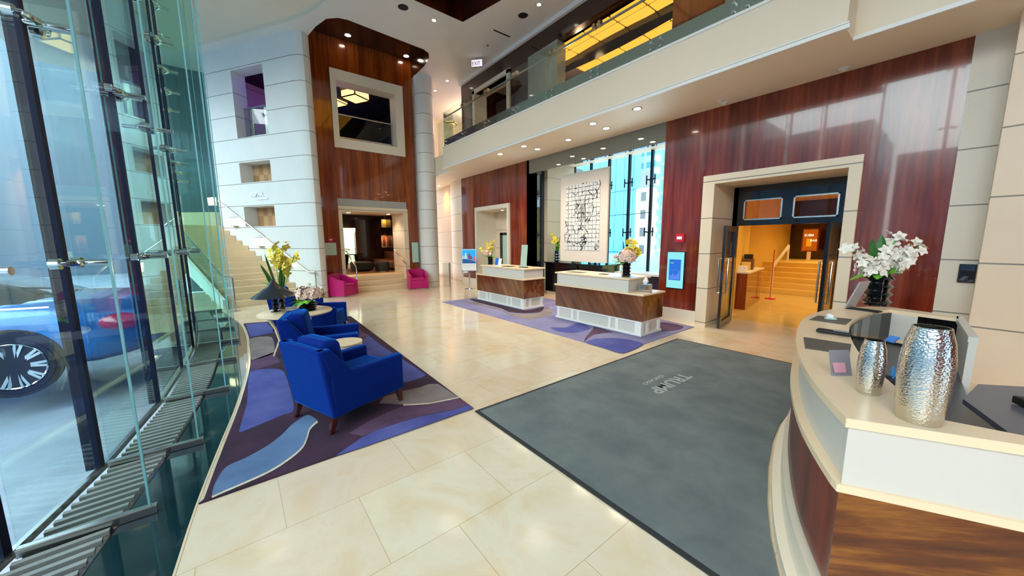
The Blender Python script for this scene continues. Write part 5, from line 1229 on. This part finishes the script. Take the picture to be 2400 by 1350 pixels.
for k in range(34):
    x, z = tx0 + W_ * random.random(), tz0 + H_ * random.random(); pts = [(x, YA - .017, z)]
    for m in range(random.randint(2, 5)):
        x = min(tx1, max(tx0, x + random.uniform(-.12, .12))); z = min(tz1, max(tz0, z + random.uniform(-.16, .16))); pts.append((x, YA - .017, z))
    b.tube(pts, .008, 4)
mx = (tx0 + tx1) / 2 + .05
for k in range(7): b.tube([(mx - .10 + k * .03, YA - .017, tz0 + H_ * (.42 + .03 * (k % 3))), (mx - .09 + k * .028, YA - .017, tz0 + H_ * (.70 - .02 * (k % 2)))], .006, 4)
for k in range(16):
    x, z = mx - .1 + random.uniform(-.22, .2), tz0 + H_ * random.uniform(.06, .24); b.tube([(x, YA - .017, z), (x + random.uniform(-.1, .1), YA - .017, z + random.uniform(-.06, .06)), (x + random.uniform(-.14, .14), YA - .017, z + random.uniform(-.1, .1))], .009, 4)
b.tube([(mx - .2 + .4 * k / 10, YA - .017, tz0 + H_ * .25 + .2 * math.sin(PI * k / 10)) for k in range(11)], .008, 4)
for k in range(26):
    x = tx0 + W_ * random.random(); z = tz0 + H_ * random.random(); b.obox((x, YA - .016, z), .05 * random.random() + .015, .004, .02 + .02 * random.random())
b.build('ink_lines', 'ink', t)
for sx in (ax0 + .5, ax1 - .25):
    b = MB(); b.tube([(sx, YA + .03, az0), (sx, YA + .03, .0)], .02, 8); b.build('leg', 'mullion', t)

# ---- hall things seen through the double doors
t = thing('hall_desk', 'dark wood hall desk beside the golden wall beyond the double doors', 'desk', (-3.9, 11.2, 0), world=True)
b = MB(); b.prism([(-3.72, 10.3), (-3.30, 10.3), (-3.55, 12.2), (-4.0, 12.2)], 0, .95); b.build('cabinet', 'wood', t)
b = MB(); b.prism([(-3.75, 10.25), (-3.26, 10.25), (-3.51, 12.25), (-4.05, 12.25)], .95, .99); b.build('desk_top', 'trim_white', t)
for k, (x, y, z, w, h, m, lb) in enumerate(((-3.55, 10.9, .99, .2, .22, 'gold_wall', 'amber carton on the hall desk'), (-3.6, 11.2, .99, .26, .3, 'brown_leather', 'brown carton on the hall desk, beneath the black hat box'), (-3.5, 10.55, .99, .2, .14, 'paper', 'white carton on the hall desk edge'), (-3.6, 11.2, 1.29, .2, .12, 'black_matte', 'black hat box stacked on the brown carton'))):
    b = MB(); b.obox((0, 0, h / 2), w, w, h, .2); o = b.build('carton', m, bevel=.008); o.location = (x, y, z); tag(o, lb, 'box')
t = thing('poster_stand', 'glowing orange poster on a stand at the top of the hall stairs', 'sign', (-2.9, 17.6, .96), world=True)
q0, q1 = PY(1882, 536, 17.6), PY(1916, 590, 17.6)
b = MB(); b.box(q0.x, q1.x, 17.58, 17.63, q1.z, q0.z); b.build('frame', 'wood', t)
b = MB(); b.box(q0.x + .04, q1.x - .04, 17.575, 17.585, q1.z + .04, q0.z - .04); b.build('poster', emitter('orange_poster', '#b0500c', .7), t)
b = MB(); b.box(q0.x + .15, q1.x - .2, 17.565, 17.575, q1.z + .2, q1.z + .5); b.build('picture', emitter('orange_picture', '#d88410', .8), t)
b = MB(); wq = q1.x - q0.x
text_mesh(b, '00 | ∕REBAR', .13, (q0.x + .08, 17.562, q0.z - .30), (1, 0, 0), (0, 0, 1), .004, xs=max(.4, (wq - .16) / .80)); text_mesh(b, 'BAR', .12, (q0.x + .26, 17.562, q0.z - .50), (1, 0, 0), (0, 0, 1), .004, xs=1.0); b.build('letters', emitter('cream_letters', '#ffe8c0', 1.0), t)
b = MB(); b.box((q0.x + q1.x) / 2 - .06, (q0.x + q1.x) / 2 + .06, 17.6, 17.64, .96, q1.z); b.build('pole', 'trim_white', t)
t = thing('handrail', 'white stair handrail climbing the golden steps in the hall', 'handrail', (-4.0, 14, 0), world=True)
q0, q1 = PY(1812, 625, 13.9), PY(1849, 576, 16.2)
b = MB(); b.bar(q0, q1, .05, .09); b.build('rail', 'trim_white', t)
b = MB(); b.bar((q0.x, q0.y, 0), q0, .05, .05); b.bar((q1.x, q1.y, .9), q1, .05, .05); b.build('post', 'trim_white', t)
t = thing('rope_stand', 'thin red rope stand beside the hall desk', 'stand', (-3.45, 12.8, 0))
b = MB(); b.lathe([(.14, 0), (.14, .015), (.03, .03), (.012, .05), (.012, 1.5)], n=14); b.build('pole', 'red', t, smooth=True)

# ================================================================== OUTSIDE
# ---- blue car beyond the glazing: local x to the car's left, y forward
cr = thing('car', 'bright blue saloon car parked outside the curved glazing', 'car', (-8.23, -3.74, -.32 + .30), PI - .10)
cr.location.z = -.02
HW = .97
def sec(y):
    """body half width and heights along the car; y from tail (-2.75) to nose (2.5)"""
    f = (y + 2.75) / 5.25
    tail = max(0, 1 - (y + 2.75) / .7); nose = max(0, (y - 1.7) / .8)
    hw = HW * (1 - .20 * tail ** 2 - .28 * nose ** 2); zt = 1.13 + .06 * math.sin(PI * min(1, max(0, f * 1.0))) - .10 * tail ** 2 - .22 * nose ** 1.5; zb = .22 + .14 * tail ** 2
    return hw, zb, zt
def bodysec(y):
    hw, zb, zt = sec(y); r = []
    for k in range(24):
        a = 2 * PI * k / 24; ca, sa = math.cos(a), math.sin(a); e = .42
        r.append((hw * math.copysign(abs(ca) ** e, ca), y, (zb + zt) / 2 + (zt - zb) / 2 * math.copysign(abs(sa) ** e, sa)))
    return r
b = MB(); b.grid([bodysec(-2.75 + 5.25 * k / 30) for k in range(31)], True, True, True); b.build('body', 'car_paint', cr, smooth=True)
def cab(y, f0=0):
    hw = .74; top = 1.46
    if y < -.9: top = 1.04 + .42 * max(0, 1 - ((-.9 - y) / 1.15) ** 1.5)
    if y > .5: top = 1.04 + .42 * max(0, 1 - ((y - .5) / 1.0) ** 1.3)
    return [(-.86, y, 1.0), (-.86, y, 1.06), (-hw * .92, y, top - .06), (-hw * .7, y, top), (hw * .7, y, top), (hw * .92, y, top - .06), (.86, y, 1.06), (.86, y, 1.0)]
b = MB(); b.grid([cab(-2.05 + 3.55 * k / 20) for k in range(21)], True, True, True); b.build('cabin_glass', 'car_glass', cr, smooth=True)
b = MB()
for s in (-1, 1): b.tube([(s * .87, -1.9, 1.055), (s * .885, -1.0, 1.075), (s * .885, 1.2, 1.075)], .022, 6)
b.build('chrome_waistline', 'chrome', cr, smooth=True)
for s in (-1, 1):
    for y in (-1.56, 1.55):
        b = MB(); b.tube([(s * (HW - .03), y, .40), (s * (HW + .012), y, .40)], .43, 32); b.build('wheel_arch', 'black_matte', cr)
        w = MB(); w.lathe([], n=8) if False else None
        rings = []
        for r_, xx in ((.24, .0), (.35, -.01), (.37, .03), (.37, .17), (.35, .21), (.30, .215)): rings.append([(s * (HW - .19 + xx), y + r_ * math.cos(2 * PI * k / 36), .365 + r_ * math.sin(2 * PI * k / 36)) for k in range(36)])
        w = MB(); w.grid(rings, True); tyre = w.build('tyre', 'tyre', cr, smooth=True)
        w = MB(); xo = s * (HW + .012)
        w.tube([(xo - s * .06, y, .365), (xo - s * .02, y, .365)], .055, 16)
        for k in range(10):
            a = 2 * PI * k / 10
            for da in (-.09, .09):
                w.bar((xo - s * .03, y + .05 * math.cos(a), .365 + .05 * math.sin(a)), (xo - s * .005, y + .285 * math.cos(a + da), .365 + .285 * math.sin(a + da)), .04, .03)
        rr = []
        for r_, dx in ((.305, 0), (.285, .014), (.265, -.0)): rr.append([(xo + s * (dx - .005), y + r_ * math.cos(2 * PI * k / 36), .365 + r_ * math.sin(2 * PI * k / 36)) for k in range(36)])
        w.grid(rr, True); sub(w.build('alloy_rim', 'chrome', smooth=True), tyre)
        w = MB(); w.tube([(xo - s * .10, y, .365), (xo - s * .07, y, .365)], .26, 28); sub(w.build('brake_disc', 'black_matte'), tyre)
for s in (-1, 1):
    b = MB(); b.ball((s * .85, -2.50, .80), .26, 20, 10, (.62, .85, .46)); b.build('tail_lamp', 'tail', cr, smooth=True)
b = MB(); b.box(-.6, .6, -2.79, -2.74, .36, .42); b.build('bumper_trim', 'chrome', cr)
b = MB(); b.box(-.26, .26, -2.78, -2.74, .56, .68); b.build('number_plate', 'paper', cr)
# ---- buildings across the street
def building(label, x0, x1, y0, y1, z1, mat, ledges=0, lmat=None):
    t = thing('building', label, 'building', ((x0 + x1) / 2, (y0 + y1) / 2, -.32), world=True)
    b = MB(); b.box(x0, x1, y0, y1, -.32, z1); b.build('tower_block', mat, t)
    if ledges:
        b = MB(); n = int(z1 / ledges)
        for k in range(1, n): b.box(x0 - .3, x1 + .3, y0 - .3, y1 + .3, k * ledges - .5, k * ledges)
        b.build('slab_edges', lmat, t)
    b = MB(); b.box(x0 + (x1 - x0) * .2, x1 - (x1 - x0) * .2, y0 + (y1 - y0) * .2, y1 - (y1 - y0) * .2, z1, z1 + 2); b.build('roof_plant', 'grille', t)
    return t
building('low grey office block across the street from the lounge rug', -36, -4, -26, -16, 9, facade_mat('grey_blue_block', '#7890a6', '#54708c', 3.0, 3.6, .6, .62))
building('grey block with blue windows seen past the car through the glazing', -52, -37, -26, -2, 17, facade_mat('brown_block', '#7d91a2', '#5d788e', 2.6, 3.4, .6, .6))
building('blue grey slab beyond the near end of the glazing', -3, 26, -30, -18, 7, facade_mat('pale_blue_block', '#8aa4b8', '#6a8aa6', 2.4, 3.2, .6, .62))
building('turquoise curtain wall tower seen through the alcove window', -80, -29.5, 46, 47, 60, facade_mat('turquoise_glass', '#2a6880', '#62b4c6', 1.5, 9.0, .94, .985, .15))
building('white tower with horizontal bands seen through the alcove window', -34.8, -31.4, 54, 55.5, 70, facade_mat('white_banded', '#eef2f4', '#88aebf', 3.0, 1.9, .86, .5))
building('tan brick block with small windows below the white tower', -26.3, -24.0, 41, 42, 8.2, facade_mat('tan_brick', '#cdb9a4', '#6f6a66', 1.6, 2.2, .45, .5))
building('pale blue glass tower beside the white tower in the alcove view', -38.0, -22, 62, 66, 70, facade_mat('pale_glass', '#d6e6ee', '#a4c6d6', 1.2, 2.6, .85, .8, .2))
building('slate tower facing the lobby from the entrance drive', 34, 42, -14, 20, 30, facade_mat('slate_glass', '#8fb0c8', '#bfe0f4', 3, 3.4, .8, .7, .25, axis=1))

# ================================================================== LIGHTS
def downlight(label, x, y, z, power, r=.065, vis=True, col='#fff0da', size=2.3, lens='lamp', group=None):
    t = thing('downlight', label, 'light', (x, y, z - .012), group=group)
    b = MB(); b.lathe([(r * 1.35, .0), (r * 1.35, .012), (r * 1.02, .012), (r * 1.0, .002)], n=24, cap0=False, cap1=False); b.build('trim_ring', 'trim_white', t, smooth=True)
    b = MB(); b.lathe([(r, .003), (r * .6, .001)], n=20); b.build('lens', lens, t)
    if power: L = spot('downlight_beam', (0, 0, -.03), power, col, size, radius=.5 if z > 7 else .25); L.parent = t
    return t
sof = [(-8.72, 6.45), (-7.63, 6.45), (-7.64, 6.96), (-6.48, 6.97), (-5.28, 6.46), (-5.31, 6.97), (-4.19, 6.45)]
lbs = ['soffit downlight at the column end of the row above the smaller desk', 'soffit downlight at the balcony edge above the gap left of the artwork', 'soffit downlight close to the alcove above the black vase bouquet', 'soffit downlight alone above the middle of the artwork', 'soffit downlight at the balcony edge above the longer desk', 'soffit downlight close to the alcove above the longer desk', 'soffit downlight at the balcony edge in front of the touch screen']
lbs[1] = 'soffit downlight at the balcony edge above the end of the smaller desk'
for (x, y), lb in zip(sof, lbs): downlight(lb, x, y, ZS, 90, .07)
hi = [(-9.88, 5.03, 'ceiling downlight by the corner of the dark coffer'), (-7.57, 6.94, 'ceiling downlight close to the balcony header and the round speaker'), (-13.06, 7.13, 'ceiling downlight just past the top of the column'), (-14.18, 7.16, 'ceiling downlight tucked behind the column over the mezzanine'), (-12.59, .17, 'ceiling downlight in the warm tray over the staircase')]
for x, y, lb in hi: downlight(lb, x, y, ZC + (.10 if y < 1 else 0), 45, .06, lens='lamp_dim')
for x, y, lb in ((815, 82, 'downlight in the dark ceiling slot next to the white wall'), (952, 131, 'downlight in the dark ceiling slot next to the column')):
    q = G(x, y, ZC + .62); downlight(lb, q.x, q.y, ZC + .62, 5, .09)
def disc(label, name, cat, x, y, r, mat='black_matte'):
    t = thing(name, label, cat, (x, y, ZC - .01)); b = MB(); b.lathe([(r, 0), (r, .01)], n=24); b.build('grille', mat, t)
    b = MB(); b.lathe([(r * 1.25, .004), (r * 1.25, .01), (r, .01)], n=24, cap0=False, cap1=False); b.build('trim_ring', 'trim_white', t)
disc('round black ceiling speaker in line with the coffer edge', 'ceiling_speaker', 'speaker', -9.87, 4.13, .11)
disc('round black ceiling speaker beside the balcony header', 'ceiling_speaker', 'speaker', -8.18, 6.90, .11)
disc('small black sprinkler dot near the hanging exit sign', 'ceiling_sprinkler', 'sprinkler', -10.03, 6.97, .035)
t = thing('ceiling_vent', 'narrow black slot diffuser in the high ceiling', 'vent', (-9.22, 6.94, ZC - .01)); b = MB(); b.box(-.03, .03, -.3, .3, 0, .01); b.build('slot', 'black_matte', t)
b = MB(); b.box(-.045, -.03, -.31, .31, .004, .01); b.box(.03, .045, -.31, .31, .004, .01); b.build('frame', 'trim_white', t)
for (px, py, lb) in ((1690, 235, 'tiny ceiling sensor on the soffit above the touch screen'), (1980, 160, 'white dome camera on the soffit above the double doors'), (1700, 241, 'white dome camera on the soffit near the mirrored band')):
    q = G(px, py, ZS); t = thing('ceiling_sensor', lb, 'sensor', (q.x, min(q.y, WY - .08), ZS)); b = MB(); b.ball((0, 0, -.01), .05, 14, 8, (1, 1, .8)); b.build('dome', 'white', t, smooth=True); b = MB(); b.lathe([(.07, -.012), (.07, 0)], n=18); b.build('collar', 'trim_white', t)
# lounge, hall and upper room lamps, added alcove and mezzanine fills
for x, lb in ((-7.9, 'added fill light in the alcove above the slim yellow bouquet'), (-5.2, 'added fill light in the alcove above the counter with the white edge')): downlight(lb, x, 8.75, ZS, 18, .06)  # both added only to brighten the dark alcove
pointl('mezzanine_fill', (-15.2, 9.6, 7.3), 90, '#ffe2b0')  # fill light without a fitting, added to lift the mezzanine wall
for x, y, lb in ((-14.4, 3.5, 'downlight inside the lounge entrance near its first jamb'), (-14.4, 5.0, 'downlight inside the lounge entrance near the tall green plate')): downlight(lb, x, y, 2.93, 40, .07, col='#ffc98a')
for x, y in ((-16.5, 3.6), (-16.5, 5.4)): downlight('lounge ceiling downlight over the brown carpet', x, y, 3.12, 60, .06, col='#ffc98a', group='lounge ceiling downlights')
pointl('corridor_lamp', (-21.5, 4.0, 2.6), 160, '#fff0d8')
for x, y in ((-2.2, 10.4), (-2.6, 12.8), (-2.8, 15.6), (-2.6, 17.6)): downlight('hall ceiling downlight beyond the double doors', x, y, 3.4, 130, .08, col='#ffdc94', group='hall ceiling downlights')
downlight('downlight in the reveal over the single door', -10.9, WY + .45, 2.98, 18, .05)
downlight('downlight washing the amber-lit stone wall beyond the column', -15.3, 7.75, ZS, 200, .06, col='#ffa836')
pointl('purple_room_lamp', tuple(PW(1.8, 6.6, -1.9)), 12, '#b45ab4')
pointl('upper_hall_lamp', (-8.2, 9.3, 6.6), 30, '#ffd0a0')
# ---- soft overcast daylight from the street side
L = bpy.data.lights.new('daylight', 'SUN'); L.energy = 4.2; L.color = lin('#fff9f0')[:3]; L.angle = 1.3
o = bpy.data.objects.new('daylight', L); COL.objects.link(o); o.location = (0, -20, 20); o.rotation_euler = Vector((-.30, .86, -.42)).to_track_quat('-Z', 'Y').to_euler()
# ---- world
w = bpy.data.worlds.new('world'); scn.world = w; w.use_nodes = True; nt = w.node_tree
bg = nt.nodes['Background']; tc = nt.nodes.new('ShaderNodeTexCoord'); sp = nt.nodes.new('ShaderNodeSeparateXYZ'); rp = nt.nodes.new('ShaderNodeValToRGB')
nt.links.new(tc.outputs['Generated'], sp.inputs[0]); nt.links.new(sp.outputs[2], rp.inputs[0]); nt.links.new(rp.outputs[0], bg.inputs[0])
e = rp.color_ramp.elements; e[0].position = .0; e[0].color = lin('#eef1f2'); e[1].position = .7; e[1].color = lin('#c6dbf0')
bg.inputs[1].default_value = 3.6
# ---- view
scn.view_settings.view_transform = 'Standard'; scn.view_settings.look = 'None'; scn.view_settings.gamma = 1.0; scn.view_settings.use_curve_mapping = False
scn.view_settings.exposure = 0.75
cy = scn.cycles; cy.use_denoising = True; cy.max_bounces = 10; cy.transparent_max_bounces = 24; cy.diffuse_bounces = 4; cy.glossy_bounces = 5; cy.transmission_bounces = 6
cy.sample_clamp_indirect = 6.0; cy.caustics_reflective = False; cy.caustics_refractive = False
for o in list(bpy.data.objects):
    for k_ in ('_w', '_f'):
        if k_ in o: del o[k_]
